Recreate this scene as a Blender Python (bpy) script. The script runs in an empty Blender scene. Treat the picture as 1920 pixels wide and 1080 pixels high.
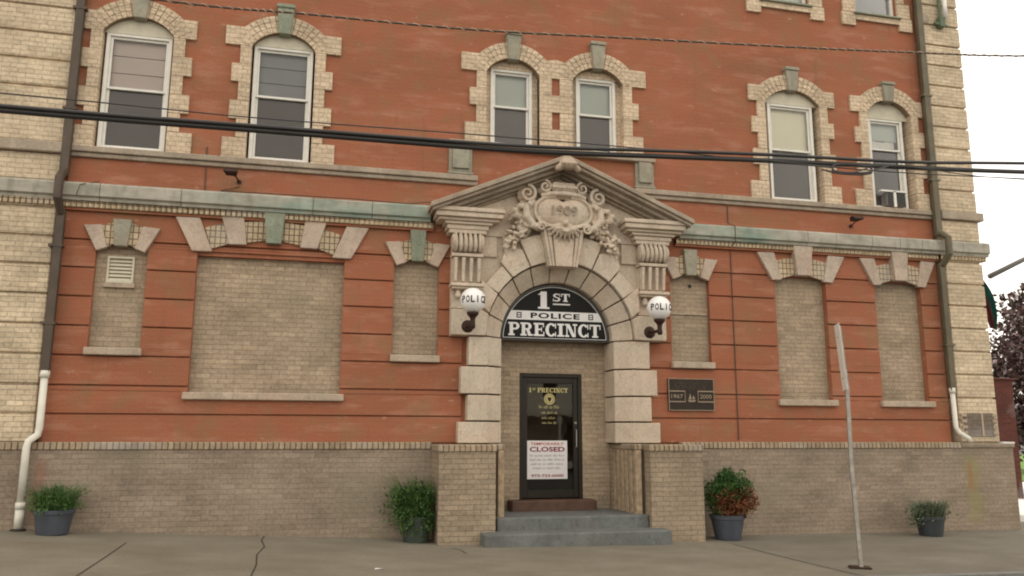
import bpy, bmesh, math, random
from mathutils import Vector, Matrix, noise
R = math.radians
random.seed(7)
sc = bpy.context.scene
COL = sc.collection

# ------------------------------------------------------------------ camera
def cam_axes(p, y, r):
    F = Vector((math.sin(y)*math.cos(p), math.cos(y)*math.cos(p), math.sin(p)))
    Rt = Vector((math.cos(y), -math.sin(y), 0)); U = Rt.cross(F)
    return math.cos(r)*Rt+math.sin(r)*U, -math.sin(r)*Rt+math.cos(r)*U, F
cr, cu, cf = cam_axes(R(10.0752), R(13.6097), R(0.1585))
cd = bpy.data.cameras.new('camera'); cam = bpy.data.objects.new('camera', cd); COL.objects.link(cam)
cd.sensor_width = 36; cd.lens = 28.71; cd.clip_start = .1; cd.clip_end = 2000
M = Matrix((cr, cu, -cf)).transposed().to_4x4(); M.translation = (-3.642, -12, 1.5); cam.matrix_world = M
sc.camera = cam
# ------------------------------------------------------------------ light
SUN_EL, SUN_AZ = R(52), R(-14)          # azimuth measured from +Y towards +X: the sun stands behind the building
w = bpy.data.worlds.new('World'); sc.world = w; w.use_nodes = True
nt = w.node_tree; nt.nodes.clear()
sky = nt.nodes.new('ShaderNodeTexSky'); sky.sky_type = 'NISHITA'; sky.sun_disc = False
sky.sun_elevation = SUN_EL; sky.sun_rotation = SUN_AZ; sky.air_density = 1.0; sky.dust_density = 6.0; sky.ozone_density = 0.6
mx = nt.nodes.new('ShaderNodeMixRGB'); mx.inputs[0].default_value = .72; mx.inputs[2].default_value = (10.6, 9.9, 8.7, 1)
bg = nt.nodes.new('ShaderNodeBackground'); bg.inputs[1].default_value = .10
wo = nt.nodes.new('ShaderNodeOutputWorld')
nt.links.new(sky.outputs[0], mx.inputs[1]); nt.links.new(mx.outputs[0], bg.inputs[0]); nt.links.new(bg.outputs[0], wo.inputs[0])
sl = bpy.data.lights.new('sun', 'SUN'); sl.energy = 2.6; sl.angle = R(.6); sl.color = (1, .95, .87)
so = bpy.data.objects.new('sun', sl); COL.objects.link(so)
sd = Vector((math.sin(SUN_AZ)*math.cos(SUN_EL), math.cos(SUN_AZ)*math.cos(SUN_EL), math.sin(SUN_EL)))
so.rotation_euler = sd.to_track_quat('Z', 'Y').to_euler(); so.location = (0, 20, 30)
sc.view_settings.view_transform = 'Standard'; sc.view_settings.look = 'None'
sc.view_settings.exposure = 1.12; sc.view_settings.gamma = 1; sc.view_settings.use_curve_mapping = False
sc.render.filter_size = 1.9
try:
    sc.cycles.pixel_filter_type = 'BLACKMAN_HARRIS'; sc.cycles.filter_width = 2.0
except Exception: pass

# ------------------------------------------------------------------ materials
class NG:
    def __init__(s, name):
        s.m = bpy.data.materials.new(name); s.m.use_nodes = True
        s.t = s.m.node_tree; s.b = s.t.nodes['Principled BSDF']; s.tc = None
    def n(s, k, **kw):
        x = s.t.nodes.new(k)
        for a, v in kw.items():
            if a.startswith('i'): x.inputs[int(a[1:])].default_value = v
            else: setattr(x, a, v)
        return x
    def l(s, a, b): s.t.links.new(a, b)
    def co(s):
        if not s.tc: s.tc = s.n('ShaderNodeTexCoord')
        return s.tc.outputs['Object']
    def noise(s, scale, detail=4, stretch=(1, 1, 1), rough=.55):
        mp = s.n('ShaderNodeMapping'); s.l(s.co(), mp.inputs[0]); mp.inputs['Scale'].default_value = stretch
        nz = s.n('ShaderNodeTexNoise'); s.l(mp.outputs[0], nz.inputs['Vector'])
        nz.inputs['Scale'].default_value = scale; nz.inputs['Detail'].default_value = detail; nz.inputs['Roughness'].default_value = rough
        return nz.outputs['Fac']
    def ramp(s, src, stops):
        r = s.n('ShaderNodeValToRGB'); s.l(src, r.inputs[0]); e = r.color_ramp.elements
        while len(e) < len(stops): e.new(.5)
        for i, (p, c) in enumerate(stops):
            e[i].position = p; e[i].color = (c[0], c[1], c[2], 1) if isinstance(c, (tuple, list)) else (c, c, c, 1)
        return r.outputs[0]
    def mix(s, f, a, b, mode='MIX'):
        x = s.n('ShaderNodeMixRGB', blend_type=mode)
        for i, v in ((0, f), (1, a), (2, b)):
            if isinstance(v, (int, float)): x.inputs[i].default_value = v
            elif isinstance(v, (tuple, list)): x.inputs[i].default_value = (v[0], v[1], v[2], 1)
            else: s.l(v, x.inputs[i])
        return x.outputs[0]
    def done(s, col, rough=.85, bump=None, bs=.3, bd=.01, metal=0, spec=.3):
        if isinstance(col, (tuple, list)): s.b.inputs['Base Color'].default_value = (col[0], col[1], col[2], 1)
        else: s.l(col, s.b.inputs['Base Color'])
        s.b.inputs['Roughness'].default_value = rough; s.b.inputs['Metallic'].default_value = metal
        s.b.inputs['Specular IOR Level'].default_value = spec
        if bump is not None:
            bn = s.n('ShaderNodeBump'); bn.inputs['Strength'].default_value = bs; bn.inputs['Distance'].default_value = bd
            s.l(bump, bn.inputs['Height']); s.l(bn.outputs[0], s.b.inputs['Normal'])
        return s.m

def plain(name, c, rough=.6, metal=0, spec=.4, var=.12, scale=9, bs=0.1):
    g = NG(name); f = g.noise(scale, 5)
    col = g.ramp(f, [(.3, [x*(1-var) for x in c]), (.7, [min(1, x*(1+var)) for x in c])])
    return g.done(col, rough, f if bs else None, bs, .004, metal, spec)

def brick(name, a, b, mortar, bw=.205, bh=.068, off=.5, ms=.006, dirt=(.5, .5, .5), dstr=.35, stain=None):
    g = NG(name)
    sp = g.n('ShaderNodeSeparateXYZ'); g.l(g.co(), sp.inputs[0])
    ad = g.n('ShaderNodeMath', operation='ADD'); g.l(sp.outputs[0], ad.inputs[0]); g.l(sp.outputs[1], ad.inputs[1])
    cb = g.n('ShaderNodeCombineXYZ'); g.l(ad.outputs[0], cb.inputs[0]); g.l(sp.outputs[2], cb.inputs[1])
    # small wobble so that courses are not ruler-straight
    wn = g.n('ShaderNodeTexNoise'); g.l(g.co(), wn.inputs['Vector']); wn.inputs['Scale'].default_value = 6
    va = g.n('ShaderNodeVectorMath', operation='SCALE'); g.l(wn.outputs['Color'], va.inputs[0]); va.inputs['Scale'].default_value = .008
    vb = g.n('ShaderNodeVectorMath', operation='ADD'); g.l(cb.outputs[0], vb.inputs[0]); g.l(va.outputs[0], vb.inputs[1])
    bt = g.n('ShaderNodeTexBrick', offset=off)
    g.l(vb.outputs[0], bt.inputs['Vector'])
    for k, v in (('Color1', (*a, 1)), ('Color2', (*b, 1)), ('Mortar', (*mortar, 1)), ('Scale', 1.0), ('Mortar Size', ms), ('Mortar Smooth', .3), ('Bias', 0.0), ('Brick Width', bw), ('Row Height', bh)):
        bt.inputs[k].default_value = v
    # a second, offset brick pattern of the same size picks odd bricks out
    b2 = g.n('ShaderNodeTexWhiteNoise'); b2.noise_dimensions = '2D'
    sn = g.n('ShaderNodeVectorMath', operation='SNAP'); g.l(vb.outputs[0], sn.inputs[0]); sn.inputs[1].default_value = (bw, bh, 1); g.l(sn.outputs[0], b2.inputs['Vector'])
    big = g.noise(1.3, 5, (1, 1, 1.6)); fine = g.noise(24, 3)
    c = g.mix(1.0, bt.outputs['Color'], g.ramp(big, [(.3, .78), (.55, 1.0), (.75, 1.14)]), 'MULTIPLY')
    c = g.mix(1.0, c, g.ramp(fine, [(.3, .82), (.7, 1.15)]), 'MULTIPLY')
    c = g.mix(1.0, c, g.ramp(b2.outputs[0], [(0, .88), (.12, .98), (.88, 1.02), (1, 1.12)]), 'MULTIPLY')
    c = g.mix(g.ramp(g.noise(4, 5, (.7, 1, 1.2), .6), [(.58, 0), (.72, .35)]), c, [min(1, x*1.25) for x in a])
    c = g.mix(g.ramp(g.noise(.9, 4), [(.5, 0), (.75, dstr)]), c, dirt)
    if stain:      # (x centre, half width, z0, z1, colour): a run-off stain with its own shape
        for (xc, hw, z0, z1, sc_, amt) in stain:
            d = g.n('ShaderNodeMath', operation='SUBTRACT'); g.l(sp.outputs[0], d.inputs[0]); d.inputs[1].default_value = xc
            wz = g.n('ShaderNodeMath', operation='MULTIPLY_ADD'); g.l(g.noise(5, 3), wz.inputs[0]); wz.inputs[1].default_value = .25; g.l(d.outputs[0], wz.inputs[2])
            ab = g.n('ShaderNodeMath', operation='ABSOLUTE'); 
            s2 = g.n('ShaderNodeMath', operation='SUBTRACT'); g.l(wz.outputs[0], s2.inputs[0]); s2.inputs[1].default_value = .125
            g.l(s2.outputs[0], ab.inputs[0])
            mr = g.n('ShaderNodeMapRange'); g.l(ab.outputs[0], mr.inputs[0]); mr.inputs[1].default_value = hw; mr.inputs[2].default_value = hw*.3; mr.inputs[3].default_value = 0; mr.inputs[4].default_value = amt
            mz = g.n('ShaderNodeMapRange'); g.l(sp.outputs[2], mz.inputs[0]); mz.inputs[1].default_value = z1; mz.inputs[2].default_value = z1-.15
            mw_ = g.n('ShaderNodeMapRange'); g.l(sp.outputs[2], mw_.inputs[0]); mw_.inputs[1].default_value = z0; mw_.inputs[2].default_value = z0+.15
            m1 = g.n('ShaderNodeMath', operation='MULTIPLY'); g.l(mr.outputs[0], m1.inputs[0]); g.l(mz.outputs[0], m1.inputs[1])
            m2 = g.n('ShaderNodeMath', operation='MULTIPLY'); g.l(m1.outputs[0], m2.inputs[0]); g.l(mw_.outputs[0], m2.inputs[1])
            c = g.mix(m2.outputs[0], c, sc_)
    bm = g.mix(.35, bt.outputs['Fac'], g.ramp(fine, [(0, 1), (1, 0)]))
    iv = g.n('ShaderNodeInvert'); g.l(bm, iv.inputs['Color'])
    return g.done(c, .9, iv.outputs[0], .6, .008, 0, .2)

def stucco():
    g = NG('red_stucco')
    a = g.noise(.8, 6, (.55, 1, 1.5), .6); b = g.noise(3.4, 6, (.35, 1, 1.6), .62); f = g.noise(40, 4); d = g.noise(1.7, 7, (1, 1, 1), .68)
    c = g.ramp(a, [(.25, (.245, .108, .056)), (.42, (.305, .118, .060)), (.56, (.345, .128, .064)), (.75, (.36, .155, .086))])
    c = g.mix(g.ramp(b, [(.52, 0), (.66, .65)]), c, (.42, .205, .125))                       # pale trowel streaks
    c = g.mix(g.ramp(d, [(.50, 0), (.62, .6)]), c, (.265, .145, .070))                       # brown weathering
    c = g.mix(g.ramp(g.noise(2.6, 6, (1.2, 1, .9)), [(.56, 0), (.70, .5)]), c, (.345, .112, .060))  # fresher red patches
    c = g.mix(g.ramp(g.noise(5, 5, (1.6, 1, .12)), [(.60, 0), (.78, .4)]), c, (.17, .085, .05))   # thin run-off streaks
    c = g.mix(g.ramp(g.noise(9, 4, (.5, 1, 1)), [(.66, 0), (.72, .6)]), c, (.47, .27, .18))       # small chips
    c = g.mix(1.0, c, g.ramp(f, [(.3, .9), (.7, 1.08)]), 'MULTIPLY'); c = g.mix(1.0, c, (1, 1.0, 1.08), 'MULTIPLY')
    # old brick courses telegraphing faintly through the coat
    sp = g.n('ShaderNodeSeparateXYZ'); g.l(g.co(), sp.inputs[0]); cb = g.n('ShaderNodeCombineXYZ'); g.l(sp.outputs[0], cb.inputs[0]); g.l(sp.outputs[2], cb.inputs[1])
    bt = g.n('ShaderNodeTexBrick'); g.l(cb.outputs[0], bt.inputs['Vector'])
    for k, v in (('Scale', 1.0), ('Mortar Size', .008), ('Mortar Smooth', 1.0), ('Brick Width', .205), ('Row Height', .068)): bt.inputs[k].default_value = v
    h = g.mix(.5, f, b); iv = g.n('ShaderNodeInvert'); g.l(bt.outputs['Fac'], iv.inputs['Color']); h = g.mix(.22, h, iv.outputs[0])
    return g.done(c, .9, h, .5, .014, 0, .2)

def stone(name, a, b, green=None, gs=.5, scale=3):
    g = NG(name)
    f = g.noise(scale, 6, (1, 1, 1), .62); k = g.noise(30, 4)
    c = g.ramp(f, [(.3, a), (.68, b)])
    vo = g.n('ShaderNodeTexVoronoi'); g.l(g.co(), vo.inputs['Vector']); vo.inputs['Scale'].default_value = 2.6
    sv = g.n('ShaderNodeSeparateColor'); g.l(vo.outputs['Color'], sv.inputs[0])
    c = g.mix(1.0, c, g.ramp(sv.outputs[0], [(0, (.90, .89, .86)), (.35, (1.02, .97, .93)), (.7, (.97, .98, .96)), (1, (1.08, 1.05, 1.02))]), 'MULTIPLY')
    c = g.mix(g.ramp(g.noise(7, 6, (1, 1, .30), .65), [(.52, 0), (.74, .42)]), c, [x*.6 for x in a])
    c = g.mix(g.ramp(g.noise(16, 5), [(.60, 0), (.70, .5)]), c, [x*.6 for x in a])
    if green: c = g.mix(g.ramp(g.noise(1.1, 4, (1, 1, .6)), [(gs-.08, 0), (gs+.1, .85)]), c, green)
    c = g.mix(1.0, c, g.ramp(k, [(.3, .88), (.7, 1.1)]), 'MULTIPLY')
    return g.done(c, .88, g.mix(.4, f, k), .45, .012, 0, .2)

def band_mat():
    g = NG('weathered_band_stone')
    sp = g.n('ShaderNodeSeparateXYZ'); g.l(g.co(), sp.inputs[0])
    f = g.noise(2.5, 6, (1, 1, 2.5), .6)
    c = g.ramp(f, [(.3, (.30, .28, .225)), (.7, (.47, .43, .36))])
    c = g.mix(g.ramp(g.noise(6, 5, (1, 1, .4)), [(.5, 0), (.7, .5)]), c, (.15, .14, .105))
    # copper run-off: two stretches of the band, ragged by noise
    tot = None
    for xc, hw in ((-3.4, 2.3), (3.0, 1.2)):
        d = g.n('ShaderNodeMath', operation='SUBTRACT'); g.l(sp.outputs[0], d.inputs[0]); d.inputs[1].default_value = xc
        ab = g.n('ShaderNodeMath', operation='ABSOLUTE'); g.l(d.outputs[0], ab.inputs[0])
        mr = g.n('ShaderNodeMapRange'); g.l(ab.outputs[0], mr.inputs[0]); mr.inputs[1].default_value = hw; mr.inputs[2].default_value = hw*.4
        if tot is None: tot = mr.outputs[0]
        else:
            mxn = g.n('ShaderNodeMath', operation='MAXIMUM'); g.l(tot, mxn.inputs[0]); g.l(mr.outputs[0], mxn.inputs[1]); tot = mxn.outputs[0]
    mm = g.n('ShaderNodeMath', operation='MULTIPLY'); g.l(tot, mm.inputs[0]); g.l(g.ramp(g.noise(1.6, 5, (1, 1, 2)), [(.40, .08), (.62, .78)]), mm.inputs[1])
    c = g.mix(mm.outputs[0], c, g.ramp(f, [(.3, (.15, .215, .17)), (.7, (.29, .38, .31))]))
    return g.done(c, .85, f, .4, .012, 0, .2)

def glass(name, tint, rough=.03, ior=1.34):
    g = NG(name); t = g.t
    out = t.nodes['Material Output']
    tr = g.n('ShaderNodeBsdfTransparent'); tr.inputs[0].default_value = (*tint, 1)
    gl = g.n('ShaderNodeBsdfGlossy'); gl.inputs['Roughness'].default_value = rough
    fr = g.n('ShaderNodeFresnel'); fr.inputs[0].default_value = ior
    bn = g.n('ShaderNodeBump'); bn.inputs['Strength'].default_value = .05; bn.inputs['Distance'].default_value = .02; g.l(g.noise(2.5, 2), bn.inputs['Height']); g.l(bn.outputs[0], gl.inputs['Normal'])
    ms = g.n('ShaderNodeMixShader'); g.l(fr.outputs[0], ms.inputs[0]); g.l(tr.outputs[0], ms.inputs[1]); g.l(gl.outputs[0], ms.inputs[2]); g.l(ms.outputs[0], out.inputs[0])
    return g.m

def leafmat(name, cols, tr=.25):
    g = NG(name)
    wn = g.n('ShaderNodeTexWhiteNoise'); wn.noise_dimensions = '3D'
    vm = g.n('ShaderNodeVectorMath', operation='SNAP'); g.l(g.co(), vm.inputs[0]); vm.inputs[1].default_value = (.06, .06, .06); g.l(vm.outputs[0], wn.inputs['Vector'])
    n = len(cols); c = g.ramp(wn.outputs['Value'], [(i/(n-1), k) for i, k in enumerate(cols)])
    g.b.inputs['Subsurface Weight'].default_value = 0
    return g.done(c, .6, None, 0, 0, 0, .35)

MT = dict(
 stucco=stucco(),
 stone=stone('carved_limestone', (.50, .42, .33), (.62, .52, .42)),
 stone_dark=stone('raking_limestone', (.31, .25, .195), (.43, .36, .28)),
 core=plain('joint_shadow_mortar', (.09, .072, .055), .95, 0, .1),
 keygrey=stone('grey_keystone_stone', (.26, .245, .19), (.37, .34, .27)),
 keygreen=stone('green_stained_keystone', (.22, .25, .19), (.32, .34, .26)),
 keytan=stone('buff_lintel_stone', (.42, .335, .27), (.54, .44, .36)),
 sill=stone('worn_sill_stone', (.30, .25, .195), (.42, .35, .275)),
 gsill=stone('buff_sill_stone', (.38, .30, .23), (.49, .40, .31)),
 band=band_mat(),
 yb=brick('yellow_brick', (.66, .535, .375), (.56, .45, .31), (.40, .325, .23), dirt=(.36, .28, .19), dstr=.3),
 qb=brick('buff_quoin_brick', (.67, .525, .37), (.57, .445, .31), (.42, .33, .23), bw=.14, bh=.07, dirt=(.40, .27, .18), dstr=.25),
 ib=brick('taupe_infill_brick', (.42, .325, .225), (.355, .27, .187), (.285, .22, .155), dirt=(.28, .24, .17), dstr=.3),
 pb=brick('worn_plinth_brick', (.31, .243, .182), (.265, .207, .153), (.24, .19, .142), dirt=(.24, .215, .15), dstr=.5,
          stain=[(7.23, .20, .0, 1.2, (.27, .24, .11), .6), (7.2, .1, .5, 1.1, (.30, .13, .06), .5), (-7.0, .1, .3, 1.2, (.30, .10, .07), .35)]),
 pier=brick('pier_brick', (.36, .28, .195), (.30, .232, .162), (.225, .178, .128), dirt=(.28, .22, .16), dstr=.3),
 sold=brick('soldier_brick', (.40, .31, .205), (.32, .24, .16), (.12, .09, .065), bw=.075, bh=.5, off=0, ms=.010),
 soldl=brick('light_soldier_brick', (.55, .44, .29), (.47, .36, .23), (.17, .12, .08), bw=.072, bh=.092, off=0, ms=.009),
 cheek=brick('upright_cheek_brick', (.36, .27, .18), (.28, .21, .14), (.07, .055, .04), bw=.16, bh=3, off=0, ms=.012),
 cheekb=plain('tan_upright_brick', (.36, .27, .18), .9, 0, .2, .3, 12, .4),
 back=brick('brown_corner_brick', (.22, .17, .13), (.17, .13, .10), (.25, .21, .16)),
 redb=brick('dark_red_brick', (.11, .03, .022), (.08, .028, .02), (.09, .06, .05)),
 white=plain('white_paint', (.74, .71, .64), .5, 0, .4, .06),
 cream=plain('cream_panel', (.58, .53, .41), .7, 0, .3, .08),
 pvc=plain('white_plastic_pipe', (.68, .65, .56), .45, 0, .4, .08, 5),
 bronze=plain('brown_metal_pipe', (.085, .062, .045), .55, .2, .4, .2, 4),
 olive=plain('olive_metal_pipe', (.12, .10, .062), .55, .2, .4, .2, 4),
 black=plain('black_metal', (.022, .018, .016), .5, .3, .4),
 doorf=plain('dark_bronze_door_frame', (.022, .017, .011), .4, .5, .5),
 signb=plain('black_sign_face', (.010, .009, .008), .6, 0, .2),
 signw=plain('white_sign_paint', (.74, .72, .70), .5, 0, .3, .04),
 signg=plain('grey_sign_edge', (.10, .095, .085), .5, .2, .4),
 gold=plain('gold_lettering', (.55, .46, .2), .5, 0, .4, .05),
 red=plain('red_print', (.42, .03, .045), .6, 0, .2, .03),
 dred=plain('dark_red_print', (.22, .02, .04), .6, 0, .2, .03),
 ink=plain('grey_print', (.15, .14, .16), .6, 0, .2, .03),
 paper=plain('white_notice_paper', (.72, .68, .66), .7, 0, .2, .03),
 globe=plain('opal_glass_globe', (.85, .83, .80), .18, 0, .5, .02, 3, 0),
 lampk=plain('rusted_dark_iron', (.045, .022, .015), .6, .4, .4, .3),
 brz=plain('dark_bronze_plaque', (.030, .021, .014), .5, .3, .35, .25),
 brzl=plain('light_bronze_edge', (.28, .21, .145), .5, .3, .5),
 step=stone('blue_grey_step_stone', (.115, .122, .118), (.17, .178, .172)),
 thr=plain('brown_painted_threshold', (.085, .042, .026), .6, 0, .4, .25),
 mat=plain('screen_grey', (.17, .15, .145), .8, 0, .2, .05, 3, 0),
 screen=plain('dark_insect_screen', (.125, .105, .10), .85, 0, .2, .06, 3, 0),
 blindp=plain('pinkish_blind', (.58, .47, .43), .7, 0, .3, .04, 2, 0),
 blindb=plain('blue_grey_blind', (.27, .265, .275), .7, 0, .3, .06, 2, 0),
 blindg=plain('pale_grey_blind', (.50, .53, .49), .7, 0, .3, .04, 2, 0),
 blindw=plain('cream_roller_blind', (.84, .78, .62), .7, 0, .3, .04, 2, 0),
 room=plain('dark_room', (.03, .028, .026), .9, 0, .1),
 glass=glass('window_glass', (.97, .97, .95)),
 dglass=glass('door_glass', (.5, .5, .45), .02, 1.58),
 cable=plain('black_cable_sheath', (.028, .024, .022), .5, 0, .5, .2, 3, 0),
 cableg=plain('worn_tan_wire', (.42, .27, .18), .5, .2, .5, .3, 3, 0),
 galv=plain('galvanised_post', (.36, .33, .29), .55, .4, .4, .25, 14),
 dgal=plain('dark_galvanised_arm', (.12, .115, .11), .6, .3),
 pot=plain('blue_grey_pot', (.055, .062, .078), .5, 0, .45, .2, 6),
 potd=plain('dark_slate_pot', (.035, .04, .045), .5, 0, .45, .2, 6),
 potg=plain('dark_green_pot', (.04, .052, .04), .5, 0, .45, .2, 6),
 soil=plain('potting_soil', (.03, .022, .015), .95, 0, .1, .3, 30),
 grassy=leafmat('fine_green_foliage', [(.03, .065, .015), (.055, .12, .025), (.09, .16, .04)]),
 bushy=leafmat('dark_leaf_green', [(.022, .05, .01), (.045, .10, .02), (.08, .14, .03)]),
 ever=leafmat('evergreen_leaf', [(.018, .05, .01), (.04, .10, .02), (.06, .13, .025)]),
 rusty=leafmat('red_brown_leaf', [(.10, .03, .01), (.17, .05, .018), (.12, .07, .02)]),
 pale=leafmat('pale_grey_green_leaf', [(.08, .10, .055), (.12, .16, .09), (.07, .07, .045)]),
 plum=leafmat('purple_leaf', [(.035, .018, .02), (.07, .032, .034), (.20, .13, .13), (.04, .045, .025), (.10, .05, .05)]),  # palest pink tone puts the sunlit glints of the crown into the leaf colour
 green=leafmat('tree_leaf_green', [(.03, .07, .015), (.06, .12, .03)]),
 bark=plain('tree_bark', (.06, .045, .035), .9, 0, .1, .3, 12, .5),
 flagg=plain('dark_green_cloth', (.006, .05, .035), .8, 0, .2, .2),
 flagr=plain('dark_maroon_cloth', (.06, .012, .012), .8, 0, .2, .2),
 tar=plain('dark_joint_filler', (.06, .052, .042), .95, 0, .1),
)

# ------------------------------------------------------------------ mesh building
class MB:
    def __init__(s): s.v = []; s.f = []
    def add(s, vs, fs):
        o = len(s.v); s.v += [tuple(a) for a in vs]; s.f += [tuple(i+o for i in f) for f in fs]; return s
    def box(s, x0, x1, y0, y1, z0, z1):
        return s.add([(x0,y0,z0),(x1,y0,z0),(x1,y1,z0),(x0,y1,z0),(x0,y0,z1),(x1,y0,z1),(x1,y1,z1),(x0,y1,z1)],
                     [(0,3,2,1),(4,5,6,7),(0,1,5,4),(1,2,6,5),(2,3,7,6),(3,0,4,7)])
    def prism(s, p, y0, y1):                     # polygon in x,z ; y0 is the front
        a = sum(p[i][0]*p[(i+1) % len(p)][1]-p[(i+1) % len(p)][0]*p[i][1] for i in range(len(p)))
        if a < 0: p = p[::-1]
        n = len(p)
        vs = [(x, y0, z) for x, z in p]+[(x, y1, z) for x, z in p]
        fs = [tuple(range(n)), tuple(range(2*n-1, n-1, -1))]+[(i+n, (i+1) % n+n, (i+1) % n, i) for i in range(n)]
        return s.add(vs, [f if k < 2 else f for k, f in enumerate(fs)])
    def xprism(s, p, x0, x1):                    # polygon in y,z swept along x
        n = len(p); vs = [(x0, y, z) for y, z in p]+[(x1, y, z) for y, z in p]
        return s.add(vs, [tuple(range(n)), tuple(range(2*n-1, n-1, -1))]+[(i+n, (i+1) % n+n, (i+1) % n, i) for i in range(n)])
    def tube(s, pts, r, n=8, caps=True):
        pts = [Vector(p) for p in pts]; k = len(pts); rr = r if isinstance(r, (list, tuple)) else [r]*k
        vs = []; u = None
        for i, p in enumerate(pts):
            d = (pts[min(i+1, k-1)]-pts[max(i-1, 0)]).normalized()
            if u is None: u = d.orthogonal().normalized()
            else: u = (u-d*u.dot(d)); u = u.normalized() if u.length > 1e-6 else d.orthogonal().normalized()
            q = d.cross(u)
            for j in range(n):
                a = 2*math.pi*j/n; vs.append(p+(u*math.cos(a)+q*math.sin(a))*rr[i])
        fs = [(i*n+j, i*n+(j+1) % n, (i+1)*n+(j+1) % n, (i+1)*n+j) for i in range(k-1) for j in range(n)]
        if caps: fs += [tuple(range(n-1, -1, -1)), tuple((k-1)*n+j for j in range(n))]
        return s.add(vs, fs)
    def lathe(s, prof, c, n=28, axis='z'):
        vs = []; 
        for r_, h in prof:
            for j in range(n):
                a = 2*math.pi*j/n
                if axis == 'z': vs.append((c[0]+r_*math.cos(a), c[1]+r_*math.sin(a), c[2]+h))
                elif axis == 'y': vs.append((c[0]+r_*math.cos(a), c[1]+h, c[2]+r_*math.sin(a)))
                else: vs.append((c[0]+h, c[1]+r_*math.cos(a), c[2]+r_*math.sin(a)))
        k = len(prof)
        fs = [(i*n+j, i*n+(j+1) % n, (i+1)*n+(j+1) % n, (i+1)*n+j) for i in range(k-1) for j in range(n)]
        fs += [tuple(range(n-1, -1, -1)), tuple((k-1)*n+j for j in range(n))]
        return s.add(vs, fs)
    def ell(s, c, r, n=14, m=9, rot=0):
        vs = []; 
        for i in range(m+1):
            t = math.pi*i/m
            for j in range(n):
                a = 2*math.pi*j/n
                x, y, z = r[0]*math.sin(t)*math.cos(a), r[1]*math.sin(t)*math.sin(a), r[2]*math.cos(t)
                if rot: x, z = x*math.cos(rot)-z*math.sin(rot), x*math.sin(rot)+z*math.cos(rot)
                vs.append((c[0]+x, c[1]+y, c[2]+z))
        return s.add(vs, [(i*n+j, i*n+(j+1) % n, (i+1)*n+(j+1) % n, (i+1)*n+j) for i in range(m) for j in range(n)])
    def split(s, xm, name, mat, parent=None, **k):
        """build the pieces left and right of xm as two objects of the same name"""
        out = []
        # connected pieces by shared vertices
        root = list(range(len(s.v)))
        def find(a):
            while root[a] != a: root[a] = root[root[a]]; a = root[a]
            return a
        for f in s.f:
            for a in f[1:]: root[find(a)] = find(f[0])
        cx = {}
        for i, v in enumerate(s.v): cx.setdefault(find(i), []).append(v[0])
        left = {k_: sum(v)/len(v) < xm for k_, v in cx.items()}
        for side in (True, False):
            mp = {}; q = MB()
            for i, v in enumerate(s.v):
                if left[find(i)] == side: mp[i] = len(q.v); q.v.append(v)
            q.f = [tuple(mp[a] for a in f) for f in s.f if f[0] in mp]
            if q.f: out.append(q.build(name, mat, parent, **k))
        return out
    def build(s, name, mat, parent=None, bevel=0, smooth=False, loc=None, seg=1):
        me = bpy.data.meshes.new(name); me.from_pydata(s.v, [], s.f)
        bm = bmesh.new(); bm.from_mesh(me); bmesh.ops.recalc_face_normals(bm, faces=bm.faces); bm.to_mesh(me); bm.free()
        me.materials.append(MT[mat] if isinstance(mat, str) else mat)
        if smooth:
            for p in me.polygons: p.use_smooth = True
        o = bpy.data.objects.new(name, me); COL.objects.link(o)
        if parent is not None: o.parent = parent
        if loc: o.location = loc
        if bevel:
            b = o.modifiers.new('edge', 'BEVEL'); b.width = bevel; b.segments = seg; b.limit_method = 'ANGLE'; b.angle_limit = R(40)
        return o
def tag(o, label=None, cat=None, group=None, kind=None):
    if label: o['label'] = label
    if cat: o['category'] = cat
    if group: o['group'] = group
    if kind: o['kind'] = kind
    return o
def empty(name, loc, label, cat, group=None):
    o = bpy.data.objects.new(name, None); COL.objects.link(o); o.location = loc; o.empty_display_size = .2
    return tag(o, label, cat, group)
def cells(x0, x1, z0, z1, holes):
    """rectangles that fill x0..x1, z0..z1 less the holes"""
    zs = sorted({z0, z1, *[h[2] for h in holes if z0 < h[2] < z1], *[h[3] for h in holes if z0 < h[3] < z1]})
    out = []
    for a, b in zip(zs, zs[1:]):
        m = (a+b)/2; x = x0
        for h in sorted([h for h in holes if h[2] < m < h[3]]):
            if h[0] > x: out.append((x, min(h[0], x1), a, b))
            x = max(x, h[1])
        if x < x1: out.append((x, x1, a, b))
    return out

# lettering ----------------------------------------------------------------
def txt_mesh(body, height, width=None, bold=0.0, spacing=1.0):
    c = bpy.data.curves.new('lettering', 'FONT'); c.body = body; c.size = 1; c.offset = bold; c.align_x = 'LEFT'; c.space_character = spacing
    c.resolution_u = 3
    o = bpy.data.objects.new('lettering', c); COL.objects.link(o)
    me = bpy.data.meshes.new_from_object(o.evaluated_get(bpy.context.evaluated_depsgraph_get()))
    bpy.data.objects.remove(o); bpy.data.curves.remove(c)
    vs = [v.co.copy() for v in me.vertices]; fs = [tuple(p.vertices) for p in me.polygons]; bpy.data.meshes.remove(me)
    xs = [v.x for v in vs]; ys = [v.y for v in vs]; w0 = max(xs)-min(xs); h0 = max(ys)-min(ys)
    k = height/h0; kx = (width/w0) if width else k
    return [((v.x-min(xs))*kx, (v.y-min(ys))*k) for v in vs], fs
def text(mb, body, xc, z, y, height, width=None, bold=0.0, depth=.002, spacing=1.0):
    """flat lettering with a little thickness, facing -y, centred on xc, standing on z"""
    vs, fs = txt_mesh(body, height, width, bold, spacing); W = max(v[0] for v in vs)
    n = len(vs)
    mb.add([(xc-W/2+a, y, z+b) for a, b in vs], fs)
    return W
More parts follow.
